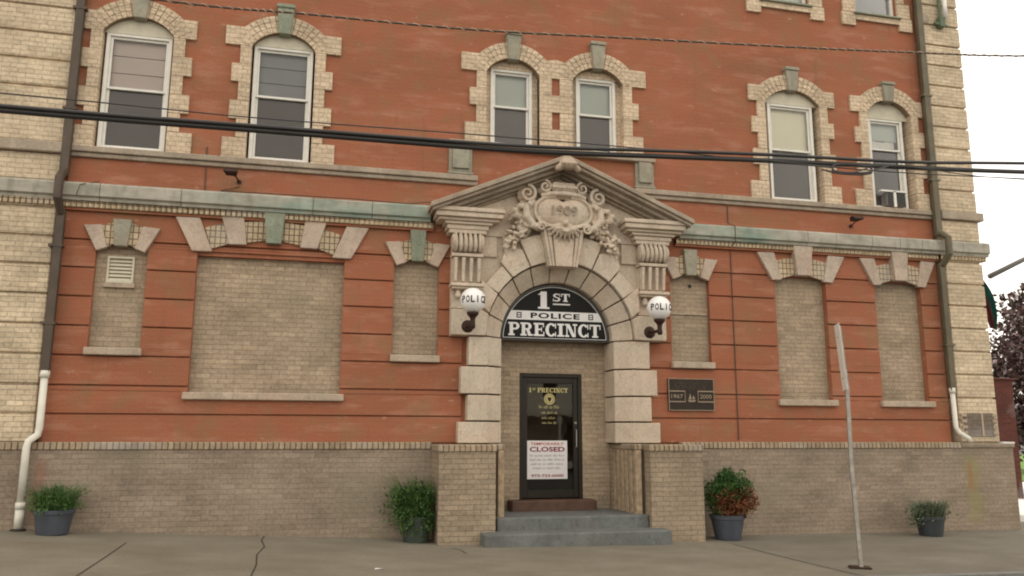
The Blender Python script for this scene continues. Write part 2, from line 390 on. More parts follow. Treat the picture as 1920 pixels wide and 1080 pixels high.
def marks(mb, xc, z, y, W, H):
    """a line of print too small to read: letter-sized strokes in word groups"""
    rn = random.Random(int(z*977+W*31)); x = xc-W/2
    while x < xc+W/2-.02:
        for q in range(rn.randint(3, 7)):
            if x > xc+W/2-.012: break
            h = H*rn.choice((.7, .7, 1)); mb.box(x, x+.005, y, y+.002, z, z+h)
            if rn.random() < .7: zz = z+rn.choice((0, h*.45, h-.006)); mb.box(x+.0051, x+.013, y, y+.002, zz, zz+.006)
            x += .0185
        x += .02
def slab(mb, word, x, z, y, H, W, gap=.06, wt=.30):
    """slab-serif capitals made of strokes; each stroke lies a hair further out than the one before"""
    widths = {'1': .62, 'I': .62, 'S': .86, 'T': 1.0, 'P': 1.0, 'R': 1.1, 'E': .98, 'C': 1.0, 'N': 1.12}
    tot = sum(widths[c] for c in word)+gap*(len(word)-1); kx = W/tot; k = [0]
    def poly(ox, p):
        k[0] += 1; yy = y-.00035*(k[0] % 7)
        q = [(x+(ox+a)*kx, yy, z+b*H) for a, b in p]
        mb.add(q, [tuple(range(len(q)))])
    def rect(ox, a, b, c, d): poly(ox, [(a, b), (c, b), (c, d), (a, d)])
    def arc(ox, cx, cz, rx, rz, t0, t1, tx, tz, n=14):
        for i in range(n):
            a, b = R(t0+(t1-t0)*i/n), R(t0+(t1-t0)*(i+1)/n)
            poly(ox, [(cx+rx*math.cos(a), cz+rz*math.sin(a)), (cx+rx*math.cos(b), cz+rz*math.sin(b)),
                      (cx+(rx-tx)*math.cos(b), cz+(rz-tz)*math.sin(b)), (cx+(rx-tx)*math.cos(a), cz+(rz-tz)*math.sin(a))])
            k[0] -= 1
        k[0] += 1
    ox = 0; s = .13; t = wt
    for ch in word:
        w_ = widths[ch]
        if ch == 'I': rect(ox, .31-t/2, 0, .31+t/2, 1); rect(ox, 0, 0, w_, s); rect(ox, 0, 1-s, w_, 1)
        elif ch == '1': rect(ox, .33-t/2, 0, .33+t/2, 1); rect(ox, .02, 0, .64, s*.8); poly(ox, [(.0, .80), (.2, .80), (.2, 1.0), (.16, .93)])
        elif ch == 'T':
            rect(ox, .5-t/2, 0, .5+t/2, 1); rect(ox, 0, 1-s, 1, 1); rect(ox, .22, 0, .78, s); rect(ox, 0, .62, .09, 1-s); rect(ox, .91, .62, 1, 1-s)
        elif ch in 'PR':
            rect(ox, .12, 0, .12+t, 1); rect(ox, 0, 0, .56, s); rect(ox, 0, 1-s, .5, 1)
            rect(ox, .42, 1-s, .62, 1); rect(ox, .42, .44, .62, .44+s); arc(ox, .62, .72, .36, .28, -90, 90, t*.9, s)
            if ch == 'R': poly(ox, [(.5, .46), (.78, .46), (.98, 0), (.70, 0)]); rect(ox, .68, 0, 1.1, s)
        elif ch == 'E':
            rect(ox, .12, 0, .12+t, 1); rect(ox, 0, 0, .95, s); rect(ox, 0, 1-s, .92, 1); rect(ox, .4, .45, .70, .57)
            rect(ox, .66, .34, .74, .68); rect(ox, .86, 0, .95, .34); rect(ox, .83, .68, .92, 1)
        elif ch == 'N':
            rect(ox, .13, 0, .24, 1); rect(ox, .86, 0, .97, 1); poly(ox, [(.10, 1), (.42, 1), (.97, 0), (.66, 0)])
            rect(ox, 0, 0, .38, s); rect(ox, 0, 1-s, .34, 1); rect(ox, .72, 1-s, 1.12, 1)
        elif ch == 'C':
            arc(ox, .52, .5, .52, .52, 40, 320, t, s); rect(ox, .86, .62, .95, 1.0); rect(ox, .86, 0, .95, .34)
        elif ch == 'S':
            arc(ox, .43, .735, .41, .275, 30, 270, t*.85, s); arc(ox, .43, .275, .43, .285, -150, 90, t*.85, s)
            rect(ox, .76, .64, .84, 1.0); rect(ox, 0, 0, .08, .36)
        ox += w_+gap

# ------------------------------------------------------------------ the ground
GX = [-60, -9, -7, -5.6, -4.3, -3, -2, 0, 3.4, 8, 14, 60]
GZ = [.40, .33, .27, .195, .13, .075, .03, 0, -.05, -.085, -.12, -.3]
def zg(x):
    for i in range(len(GX)-1):
        if x <= GX[i+1]:
            t = (x-GX[i])/(GX[i+1]-GX[i]); return GZ[i]+(GZ[i+1]-GZ[i])*t
    return GZ[-1]
KERB = -3.78
def sheet(x0, x1, y0, y1, dz, nx=60, ny=4):
    mb = MB(); vs = []; fs = []
    for i in range(nx+1):
        x = x0+(x1-x0)*i/nx
        for j in range(ny+1): vs.append((x, y0+(y1-y0)*j/ny, zg(x)+dz))
    for i in range(nx):
        for j in range(ny): a = i*(ny+1)+j; fs.append((a, a+ny+1, a+ny+2, a+1))
    return mb.add(vs, fs)
g = NG('sidewalk_concrete')
c = g.ramp(g.noise(.9, 6, (1, 1.4, 1), .6), [(.3, (.165, .142, .103)), (.55, (.208, .184, .139)), (.75, (.24, .215, .167))])
c = g.mix(g.ramp(g.noise(3.5, 6), [(.5, 0), (.72, .45)]), c, (.165, .15, .118))
c = g.mix(1.0, c, g.ramp(g.noise(60, 4), [(.3, .86), (.7, 1.12)]), 'MULTIPLY')
sp = g.n('ShaderNodeSeparateXYZ'); g.l(g.co(), sp.inputs[0])
side = g.n('ShaderNodeMapRange'); g.l(sp.outputs[0], side.inputs[0]); side.inputs[1].default_value = 2.19; side.inputs[2].default_value = 2.2
c = g.mix(side.outputs[0], c, g.mix(1.0, c, (.88, .89, .93), 'MULTIPLY'))     # the newer slabs to the right of the long joint are greyer
MT['walk'] = g.done(c, .9, g.noise(60, 5), .3, .006, 0, .2)
g = NG('asphalt'); c = g.ramp(g.noise(2, 6), [(.3, (.05, .048, .045)), (.7, (.075, .072, .068))]); MT['road'] = g.done(c, .9, g.noise(90, 4), .5, .01, 0, .2)
g = NG('lawn'); c = g.ramp(g.noise(1.5, 8), [(.3, (.05, .10, .02)), (.7, (.11, .17, .04))]); MT['lawn'] = g.done(c, .9, g.noise(60, 4), .6, .03, 0, .1)
MT['pale_road'] = plain('sunlit_concrete_road', (.42, .41, .38), .9, 0, .2, .1, 2)
tag(sheet(-60, 12.0, KERB, 1.0, 0, 160, 6).build('sidewalk', 'walk'), kind='structure')
tag(sheet(7.9, 12.0, 1.0, 13, 0, 8, 6).build('corner_pavement', 'pale_road'), kind='structure')
tag(MB().add([(-400, -400, -.62), (400, -400, -.62), (400, 400, -.62), (-400, 400, -.62)], [(0, 1, 2, 3)]).build('ground', 'road'), kind='structure')
tag(sheet(-60, 60, -16, KERB-.14, -.14, 60, 4).build('road', 'road'), kind='structure')
kb = MB(); n = 100
for i in range(n):
    a, b = -60+120*i/n, -60+120*(i+1)/n
    if b > 12: break
    kb.add([(a, KERB-.14, zg(a)-.3), (b, KERB-.14, zg(b)-.3), (b, KERB-.14, zg(b)+.002), (a, KERB-.14, zg(a)+.002), (a, KERB, zg(a)+.002), (b, KERB, zg(b)+.002)], [(0, 1, 2, 3), (3, 2, 5, 4)])
tag(kb.build('kerb', plain('kerb_concrete', (.17, .165, .15), .9)), kind='structure')
tag(sheet(12.0, 60, KERB-.14, 13, -.03, 30, 4).build('side_street', 'pale_road'), kind='structure')
tag(sheet(9, 60, 13, 60, .0, 30, 10).build('lawn', 'lawn'), kind='structure')
# joints and cracks in the sidewalk, thin grooves filled with dark dirt
for pts in ([(-7.45, -.25), (-7.52, -.8), (-7.6, -1.7), (-7.62, -4)], [(-5.72, -1.1), (-5.69, -2.2), (-5.66, -4)],
            [(-4.19, -.13), (-4.20, -.6), (-4.13, -1.2), (-4.18, -1.9), (-4.14, -2.6), (-4.15, -4)],
            [(-1.80, -1.12), (-1.72, -1.3), (-1.70, -1.62)], [(2.2, -1.15), (2.21, -2.2), (2.26, -3.1), (2.32, -4)]):
    mb = MB(); w_ = .0075
    for (a, b), (c_, d) in zip(pts, pts[1:]):
        mb.add([(a-w_, b, zg(a)+.004), (a+w_, b, zg(a)+.004), (c_+w_, d, zg(c_)+.004), (c_-w_, d, zg(c_)+.004)], [(0, 1, 2, 3)])
    tag(mb.build('sidewalk_joint', 'tar'), kind='structure')

# ------------------------------------------------------------------ the police building
B = empty('police_building', (0, 0, 0), 'old red stucco station building with yellow brick corner pilasters and carved stone portal', 'building')
XL, XR = -7.06, 6.98          # the stucco field between the pilasters
TOP = 12.6
OUT = [ # name, centre, frame half width, sill top
    (-6.31, .445, 5.42), (-4.285, .43, 5.42), (-.735, .345, 5.98), (.70, .345, 5.98), (4.285, .44, 5.42), (6.235, .36, 5.42)]
UH = []
for xc, hw, zb in OUT: UH.append((xc-hw-.035-(0 if abs(xc) > 1 and xc < 4 else .06), xc+hw+.035+(0 if abs(xc) > 1 and xc < 4 else .06), zb, 7.45))
TH = [(3.80, 4.75, 9.1, 10.9), (5.72, 6.60, 9.1, 10.9)]
GH = [(-6.62, -5.96, 2.62, 4.06), (-5.31, -3.27, 2.04, 4.02), (-2.54, -1.87, 2.62, 4.06), (1.89, 2.57, 2.62, 4.06), (3.78, 4.74, 2.05, 4.10), (5.70, 6.62, 2.05, 4.10)]
DOORH = [(-1.0, 1.0, 0, 3.9)]
# backing wall
mb = MB()
for a in cells(XL-.05, XR+.05, 1.2, TOP, UH+TH+GH+DOORH): mb.box(a[0], a[1], .04, .40, a[2], a[3])
gro = [1.36, 1.735, 2.115, 2.515, 2.915, 3.315, 3.715, 4.105, 4.50]
for z0, z1 in zip(gro, gro[1:]):
    for x0, x1, a, b in cells(XL, XR, z0+.012 if z0 > 1.4 else z0, z1-.012 if z1 < 4.4 else z1, GH+[(-1.5, 1.5, 0, 4.6)]): mb.box(x0, x1, 0, .0395, a, b)
mb.build('stucco_wall', 'stucco', B, bevel=.007)
mb = MB()
for x0, x1, a, b in cells(XL, XR, 4.50, TOP, UH+TH): mb.box(x0, x1, 0, .0395, a, b)
mb.build('stucco_upper_wall', 'stucco', B)
# main body behind, so the building casts its shadow
MB().box(-12, 7.85, .95, 13, 0, TOP-.05).build('building_body', 'stucco', B)
MB().box(7.5, 7.86, .0, .95, .3, TOP-.3).build('side_wall', 'redb', B)
MB().box(-12.05, 7.95, -.35, .4, TOP, TOP+.35).box(-12.05, 7.95, .4, 13.1, TOP+.001, TOP+.2).build('roof_cornice', 'keygrey', B, bevel=.02)

# pilasters of yellow brick, banded
def pilaster(x0, x1, lbl):
    mb = MB(); z = 1.345; k = 0
    mb.box(x0+.02, x1-.02, -.062, .5, 1.3, TOP)
    lv = [1.36, 1.735, 2.115, 2.515, 2.915, 3.315, 3.715, 4.105, 4.50, 4.62]
    lv2 = [4.87, 5.27]+[5.42+.40*i for i in range(19)]
    for q in (lv, lv2):
        for a, b in zip(q, q[1:]):
            if (a, b) == (5.27, 5.42) or b > TOP: continue
            a_, b_ = a+.014, b-.014
            # rounded band: front proud, top and bottom edges eased
            mb.box(x0, x1, -.10, .4, a_, b_)
    p = mb.build('brick_pilaster', 'yb', B, bevel=.018, seg=2)
    p['label'] = lbl
    return p
pilaster(-12, -7.14, 'banded yellow brick pilaster at the left edge')
PR = pilaster(7.10, 7.88, 'banded yellow brick pilaster at the right corner')
mb = MB(); mb.box(-12, -7.12, -.16, 0, 5.27, 5.42).box(7.08, 7.96, -.16, .4, 5.27, 5.42); mb.split(0, 'pilaster_string_course', 'sill', B, bevel=.012)
# cornerstone panel low on the right pilaster
cp = MB().box(7.18, 7.78, -.115, 0, 1.46, 1.86).build('cornerstone', 'back', B, bevel=.004)
mb = MB()
for k in range(4):
    for x0, x1 in ((7.12, 7.22), (7.745, 7.845)): mb.box(x0, x1, -.128, 0, 1.50+.1*k, 1.55+.1*k)
mb.box(7.52, 7.555, -.126, 0, 1.47, 1.85); mb.build('cornerstone_teeth', 'gsill', cp)

# plinth, its brick cap, and the stair piers
PY = -.12
mb = MB()
for x0, x1 in ((-12, -1.16), (1.16, 8.11)): mb.box(x0, x1, PY, .6 if x0 < 0 else 6, -.3, 1.27)
pl = mb.split(0, 'plinth', 'pb', B)
mb = MB()
for x0, x1 in ((-12, -1.95), (1.95, 7.06)): mb.box(x0, x1, PY-.025, .03, 1.27, 1.368)
mb.split(0, 'plinth_cap', 'sold', B, bevel=.01)
MB().box(7.06, 8.14, PY-.025, 6, 1.27, 1.345).build('plinth_coping', 'pb', B, bevel=.015)
mb = MB().box(7.90, 8.14, PY-.02, 6, 1.346, 1.375).build('coping_flashing', 'white', B)
for s in (-1, 1):
    x0, x1 = (-1.94, -1.15) if s < 0 else (1.13, 1.95)
    p = MB().box(x0, x1, -.80, PY+.001, -.3, 1.245).build('stair_pier', 'pier', B, bevel=.006)
    MB().box(x0-.012, x1+.012, -.82, -.10, 1.245, 1.34).build('pier_cap', 'sold', p, bevel=.012)
# cheek walls between pier and door
for s in (-1, 1):
    x = s*1.13
    mb = MB(); mb.box(min(x+s*.02, s*1.06), max(x+s*.02, s*1.06), -.56, .45, .30, 1.26)
    k = mb.build('cheek_wall', 'core', B, bevel=.004)
    mb = MB()
    for i in range(9):
        y0 = -.60+.175*i
        if y0 > .30: break
        mb.box(min(s*1.075, s*.985), max(s*1.075, s*.985), y0, min(y0+.115, .445), .34, 1.258)
    mb.build('upright_bricks', 'cheekb', k, bevel=.010)
    MB().box(min(x, s*.98), max(x, s*.98), -.58, .45, 1.262, 1.345).build('cheek_cap', 'sold', k, bevel=.012)

# steps and threshold
mb = MB()
mb.prism([(-1.36, -.2), (1.30, -.2), (1.30, .18), (-1.36, .18)], -1.10, -.70); mb.build('lower_step', 'step', B, bevel=.02, seg=2)
MB().box(-1.11, 1.12, -.72, -.35, -.2, .352).build('upper_step', 'step', B, bevel=.02, seg=2)
MB().box(-1.12, 1.12, -.352, .5, -.2, .348).build('step_landing', 'step', B)
MB().box(-.70, .64, .14, .44, .30, .505).build('door_threshold', 'thr', B, bevel=.02)

# string course, soldier row and stone band
mb = MB()
for x0, x1 in ((XL, -1.30), (1.30, XR)):
    mb.box(x0, x1, -.09, .0, 5.335, 5.42).box(x0, x1, -.05, .0, 5.27, 5.334)
mb.split(0, 'sill_course', 'sill', B, bevel=.01)
for x0, x1 in ((-12.0, -2.02), (2.02, 8.02)):
    mb = MB(); xs = x0
    seams = [x for x in (-9.8, -7.9, -6.6, -5.55, -3.75, -2.9, 3.0, 4.35, 4.9, 5.6, 6.15, 6.6, 7.45) if x0 < x < x1]+[x1]
    for q in seams:
        mb.xprism([(-.17, 4.68), (-.17, 4.84), (-.15, 4.87), (.0, 4.885), (.0, 4.62), (-.125, 4.62), (-.13, 4.665)], xs, q-.006); xs = q
    mb.build('stone_band', 'band', B, bevel=.006)
mb = MB()
for x0, x1 in ((XL, -1.98), (1.98, XR), (7.0, 7.95), (-12, -7.1)):
    y = -.095 if XL <= x0 < 7 else -.135; mb.box(x0, x1, y+.012, .0, 4.534, 4.619)
    x = x0
    while x < x1-.03: mb.box(x, min(x+.064, x1), y, .0, 4.535, 4.618); x += .0725
    mb.build('soldier_course', 'soldl', B, bevel=.006); mb = MB()

mb = MB().box(XL, -1.98, -.06, 0, 4.50, 4.534).box(1.98, XR, -.06, 0, 4.50, 4.534); mb.split(0, 'course_shadow_ledge', 'stucco', B)

# ---------------------------------------------------------------- upper windows
def arch_pts(xc, a, zs, rise, add, n=24, trim=0):
    Rr = (a*a+rise*rise)/(2*rise); cz = zs+rise-Rr; t = math.asin(a/Rr)
    return Rr, cz, t
def upper_window(i, xc, hw, zb, blind, lowc, key, kz=7.84, half='both', rail=6.40, ztop=7.20):
    hx0, hx1 = UH[i][0], UH[i][1]; a = (hx1-hx0)/2+.005; xm = (hx0+hx1)/2
    # surround: brick arch of separate headers, shoulder blocks, toothed quoins
    zs = 7.17; rise = .27; Rr, cz, t = arch_pts(xm, a, zs, rise, 0)
    mb = MB(); n = 17; rows = [(0, .084), (.092, .176), (.184, .268)]
    t2 = t*1.02
    mb_back = MB()
    pin = [(xm+(Rr+.004)*math.sin(-t2+2*t2*k/20), cz+(Rr+.004)*math.cos(-t2+2*t2*k/20)) for k in range(21)]
    pou = [(xm+(Rr+.264)*math.sin(-t2+2*t2*k/20), cz+(Rr+.264)*math.cos(-t2+2*t2*k/20)) for k in range(21)]
    for k in range(20): mb_back.prism([pin[k], pin[k+1], pou[k+1], pou[k]], -.036, .12)
    for k in range(n):
        u0, u1 = -t2+2*t2*k/n+.007, -t2+2*t2*(k+1)/n-.007
        for r0, r1 in rows:
            q = [(xm+(Rr+r)*math.sin(u), cz+(Rr+r)*math.cos(u)) for r, u in ((r0, u0), (r0, u1), (r1, u1), (r1, u0))]
            mb.prism(q, -.050, -.03)
    W = MB()
    qs = []
    s_in = a-.009
    for s in (-1, 1):
        if half == 'right' and s < 0: continue
        if half == 'left' and s > 0: continue
        qs.append((s, (.78 if i in (0, 5) else .84) if half == 'both' else a+.40, 7.175, 7.47))
        z = 7.172; k = 0
        step = .288
        while z > zb+.05:
            z2 = max(zb+.004, z-step); outw = (a+.15) if k % 2 == 0 else (a+.26)
            if z2 < zb+.03 or z2-zb < .1: z2 = zb+.004; outw = a+.33
            qs.append((s, outw, z2+.002, z)); z = z2; k += 1
    for s, o_, z0, z1 in qs:
        x0, x1 = sorted((xm+s*s_in, xm+s*o_))
        if i == 0: x0 = max(x0, XL+.02)
        if i == 5: x1 = min(x1, XR-.03)
        W.box(x0, x1, -.045, .30, z0, z1)
    su = mb_back.build('window_surround', 'core2', B)
    W.split(xm, 'toothed_quoins', 'qb', su, bevel=.006); mb.build('arch_bricks', 'qb', su)
    kk = MB(); yk = -.10
    kk.prism([(xm-.085, 7.40), (xm+.085, 7.40), (xm+.125, kz-.06), (xm-.125, kz-.06)], yk, .03)
    kk.box(xm-.135, xm+.135, yk-.02, .03, kz-.06, kz)
    kk.build('keystone', key, su, bevel=.01)
    # tympanum panel under the arch
    tp = [(xm+(Rr-.002)*math.sin(-t+2*t*k/16), cz+Rr*math.cos(-t+2*t*k/16)) for k in range(17)]
    zl = ztop-.01; xk = a-.002 if zl <= 7.17 else math.sqrt(max(0, Rr*Rr-(zl-cz)**2))
    MB().prism([(xm-xk, zl)]+[q_ for q_ in tp if q_[1] > zl+.002]+[(xm+xk, zl)], .042 if i not in (2, 3, 5) else .07, .30).build('arch_panel', 'cream' if i not in (2, 3) else 'qb', su)
    # frame and sashes
    F = MB(); x0, x1 = xc-hw, xc+hw; fy = .05 if i not in (2, 3, 5) else .08
    e = .05
    F.box(x0, x0+e, fy, fy+.1, zb, ztop).box(x1-e, x1, fy, fy+.1, zb, ztop).box(x0+e, x1-e, fy, fy+.1, ztop-e, ztop).box(x0+e, x1-e, fy, fy+.1, zb, zb+.06)
    # upper sash (outer) and lower sash (inner)
    a0, a1 = x0+e, x1-e; d = .035
    for (z0, z1, yy) in ((rail-.01, ztop-e, fy+.035), (zb+.06, rail+.03, fy+.066)):
        F.box(a0, a0+d, yy, yy+.03, z0, z1).box(a1-d, a1, yy, yy+.03, z0, z1).box(a0+d, a1-d, yy, yy+.03, z1-d, z1).box(a0+d, a1-d, yy, yy+.03, z0, z0+d)
    f = F.build('window', 'white', B, bevel=.004)
    # side filler between frame and brick opening
    if hx0 < x0-.04 and i in (2, 3):
        MB().box(hx0-.01, x0+.002, fy+.03, .35, zb, 7.36).box(x1-.002, hx1+.01, fy+.03, .35, zb, 7.36).split(xc, 'brick_reveal', 'qb', f)
    MB().box(a0+d, a1-d, fy+.048, fy+.052, rail+.02, ztop-e-d).box(a0+d, a1-d, fy+.079, fy+.083, zb+.06+d, rail).build('pane', 'glass', f)
    bl = MB(); by = fy+.115
    if blind[1] == 'panel':       # three wide boards with dark gaps
        zt = ztop-.05; h = (zt-rail)/blind[2]
        for k in range(blind[2]): bl.box(a0, a1, by, by+.015, rail+h*k+.012, rail+h*(k+1))
    else: bl.box(a0, a1, by, by+.01, blind[2] if len(blind) > 2 else rail, ztop-.03)
    bl.build('blind', blind[0], f)
    MB().box(a0, a1, fy+.095, fy+.098, zb+.06, rail-.01).build('insect_screen', lowc, f)
    MB().box(a0-.02, a1+.02, .46, .48, zb, 7.2).build('room_shade', 'room', f)
    return f
MT['core2'] = plain('buff_mortar', (.27, .20, .13), .95, 0, .1)
upper_window(0, *OUT[0], ('blindp', 'panel', 3), 'screen', 'keygrey', kz=7.80, rail=6.36)
upper_window(1, *OUT[1], ('blindb', 'panel', 3), 'screen', 'keygreen', kz=7.88, rail=6.44, ztop=7.24)
upper_window(2, *OUT[2], ('blindg', 'roll'), 'mat', 'keygrey', kz=7.88, half='left', rail=6.66, ztop=7.30)
upper_window(3, *OUT[3], ('blindg', 'roll'), 'mat', 'keygrey', kz=7.88, half='right', rail=6.66, ztop=7.30)
upper_window(4, *OUT[4], ('blindw', 'roll', 6.34), 'mat', 'keygrey', rail=6.36)
f6 = upper_window(5, *OUT[5], ('blindg', 'roll', 6.75), 'screen', 'keygrey', kz=7.78, rail=6.55, ztop=7.13)
# crumpled white curtain in the farthest window
MB().prism([(5.96, 6.62), (6.50, 6.62), (6.50, 6.80), (6.47, 6.92), (6.40, 6.80), (6.30, 6.74), (6.12, 6.74), (6.02, 6.84), (5.96, 6.98)], .215, .222).build('curtain', 'white', f6)
# the pier between the paired windows
mb = MB(); xl, xr = UH[2][1], UH[3][0]
mb.box(xl, xr, -.046, .30, 7.172, 7.43)
z = 7.17
for k in range(4):
    z2 = z-.288
    if k % 2 == 0: mb.box(xl, -.09, -.045, .30, z2, z).box(.045, xr, -.045, .30, z2, z)
    else: mb.box(xl, xr, -.045, .30, z2, z)
    z = z2-.002
mb.prism([(xl, 7.43), (xr, 7.43), (.02, 7.50), (-.05, 7.50)], -.044, .04)
mb.build('window_pier', 'qb', B, bevel=.005)
mb = MB().box(-1.76, 1.66, -.10, .02, 5.87, 5.98); ps = mb.build('paired_sill', 'sill', B, bevel=.01)
for x0, x1 in ((-1.75, -1.39), (1.32, 1.64)):
    mb = MB().box(x0, x1, -.05, .02, 5.47, 5.868).box(x0+.05, x1-.05, -.09, -.05, 5.52, 5.868).box(x0-.02, x1+.02, -.07, .02, 5.43, 5.469)
    mb.build('sill_corbel', 'keygrey', ps, bevel=.008)
# third floor windows at the top right (only their feet are in view)
for (x0, x1, z0, z1), far in zip(TH, (False, True)):
    F = MB(); e = .055
    F.box(x0, x0+e, .06, .16, z0, z1).box(x1-e, x1, .06, .16, z0, z1).box(x0+e, x1-e, .06, .16, z1-e, z1).box(x0+e, x1-e, .06, .16, z0, z0+.07).box(x0+e, x1-e, .08, .14, 9.98, 10.03)
    f = F.build('window', 'white', B, bevel=.004)
    MB().box(x0+e, x1-e, .10, .105, z0+.07, 9.98).box(x0+e, x1-e, .10, .105, 10.03, z1-e).build('pane', 'glass', f)
    MB().box(x0+e, x1-e, .15, .16, z0, z1).build('blind', 'blindb' if far else 'blindg', f)
    S = MB(); S.box(x0-.02, x1+.02, -.045, .04, z0-.14, z0-.035)
    S.box(x0-.30, x0-.021, -.046, .04, z0-.26, z0-.005).box(x1+.021, min(x1+.30, XR-.03), -.046, .04, z0-.26, z0-.005)
    for k in range(6):
        o_ = .16 if k % 2 else .27
        S.box(x0-o_, x0-.002, -.045, .04, z0+.29*k, z0+.29*(k+1)-.004).box(x1+.002, min(x1+o_, XR-.03), -.045, .04, z0+.29*k, z0+.29*(k+1)-.004)
    su = S.build('window_surround', 'qb', B, bevel=.006)
    MB().box(x0-.06, x1+.06, -.09, .05, z0-.034, z0).build('window_sill', 'keygreen', su, bevel=.006)

# ---------------------------------------------------------------- bricked-up ground-floor windows
def lintel(xc, kind, keymat, parent, sc_=1.0, ktop=4.42):
    st = MB(); br = MB(); ky = MB(); yf = -.055
    def P(l, y=yf): st.prism([(xc+sc_*a, b) for a, b in l], y, .03)
    for s in (-1, 1):
        if kind == 'small':
            P([(s*.49, 4.30), (s*.265, 4.32), (s*.175, 4.00), (s*.31, 3.95)])
            br.prism([(xc+s*sc_*a, b) for a, b in [(.262, 4.31), (.112, 4.36), (.078, 4.06), (.177, 4.012)]], -.035, .03)
        elif kind == 'medium':
            P([(s*.83, 4.485), (s*.51, 4.495), (s*.395, 4.03), (s*.565, 4.02)])
            br.prism([(xc+s*sc_*a, b) for a, b in [(.49, 4.36), (.165, 4.43), (.125, 4.13), (.40, 4.055)]], -.035, .03)
        else:
            P([(s*1.345, 4.49), (s*1.02, 4.495), (s*.83, 4.015), (s*1.10, 4.01)])
            P([(s*.74, 4.57), (s*.43, 4.57), (s*.37, 4.135), (s*.61, 4.13)], -.065)
            br.prism([(xc+s*a, b) for a, b in [(.95, 4.36), (.685, 4.44), (.61, 4.14), (.845, 4.06)]], -.035, .03)
            br.prism([(xc+s*a, b) for a, b in [(.42, 4.47), (.135, 4.51), (.105, 4.22), (.37, 4.17)]], -.035, .03)
    o = parent; st.split(xc, 'lintel_stone', 'keytan', parent, bevel=.008)
    br.split(xc, 'lintel_bricks', 'soldl', parent, bevel=.003)
    if kind == 'small': ky.prism([(xc-.12, ktop), (xc+.12, ktop), (xc+.085, 4.02), (xc-.085, 4.02)], -.085, .03)
    elif kind == 'medium': ky.prism([(xc-.18*sc_, 4.618), (xc+.18*sc_, 4.618), (xc+.13*sc_, 4.11), (xc-.13*sc_, 4.11)], -.115, .03)
    else: ky.prism([(xc-.145, 4.618), (xc+.145, 4.618), (xc+.105, 4.165), (xc-.105, 4.165)], -.115, .03)
    ky.build('keystone', keymat, o, bevel=.008)
    return o
for k, (h, kind, km) in enumerate(zip(GH, ('small', 'large', 'small', 'small', 'medium', 'medium'), ('keygrey', 'keygreen', 'keygreen', 'keygrey', 'keytan', 'keytan'))):
    x0, x1, z0, z1 = h; xc = (x0+x1)/2
    yb_ = .085 if kind == 'small' else .115
    ins = MB().box(x0-.02, x1+.02, yb_, .38, z0-.02, z1+.01)
    w_ = ins.build('bricked_window', 'ib', B)
    if kind == 'large': MB().prism([(x0+.001, 3.965), (x1-.001, 3.965), (x1-.001, 4.018), (x0+.001, 4.018)], .03, .115).build('stucco_head', 'stucco', w_)
    MB().box(x0-.03 if kind == 'small' else x0-.06, x1+.03 if kind == 'small' else x1+.06, -.075, .12, z0-.10, z0).build('sill', 'gsill', w_, bevel=.01)
    lx = {0: -6.30, 1: -4.28, 2: -2.20, 3: 2.232, 4: 4.276, 5: 6.165}[k]
    lintel(lx, kind, km, w_, .92 if k == 5 else 1, 4.40 if k == 0 else 4.50 if k == 2 else 4.45)
    if k == 0:
        v = MB().box(-6.475, -6.13, .05, .10, 3.53, 3.56).box(-6.475, -6.13, .05, .10, 3.87, 3.90).box(-6.475, -6.45, .05, .10, 3.56, 3.87).box(-6.155, -6.13, .05, .10, 3.56, 3.87)
        for q in range(6): v.xprism([(.065, 3.565+.051*q), (.09, 3.605+.051*q), (.095, 3.60+.051*q), (.07, 3.56+.051*q)], -6.45, -6.155)
        v.build('louvre_vent', 'cream', w_)
        MB().box(-6.5, -6.10, .03, .10, 3.46, 3.525).build('vent_sill', 'gsill', w_, bevel=.005)
    if k == 3: MB().lathe([(.03, 0), (.03, .02)], (2.27, .075, 3.87), 12, 'y').build('vent_hole', 'black', w_); MB().box(1.91, 2.55, .06, .085, 3.395, 3.42).build('metal_strip', 'gsill', w_)

# ---------------------------------------------------------------- the portal
PO = MB(); YF = -.15; ZS = 2.92
# ashlar field with arch opening, in two halves, a joint line left between courses
def arcp(r, t0, t1, n): return [(r*math.cos(R(t0+(t1-t0)*k/n)), ZS+r*math.sin(R(t0+(t1-t0)*k/n))) for k in range(n+1)]
for s in (-1, 1):
    PO.prism([(s*x, z) for x, z in [(1.22, ZS), (1.70, ZS), (1.70, 4.60), (.0, 4.60)]+arcp(1.2, 90, 0, 20)[0:20]], -.10, .04)
portal = PO.build('portal', 'stone', B)
ah = MB()       # field ashlars
for s in (-1, 1):
    for (x0, x1, z0, z1) in ((1.0, 1.262, 4.13, 4.45), (.80, 1.262, 4.45, 4.62), (1.262, 1.71, 3.32, 3.63), (1.262, 1.71, 3.63, 4.6)):
        a, b = sorted((s*x0, s*x1)); ah.box(a+.004, b-.004, YF+.006, -.098, z0+.004, z1-.004)
ah.split(0, 'ashlar_blocks', 'stone', portal, bevel=.006)
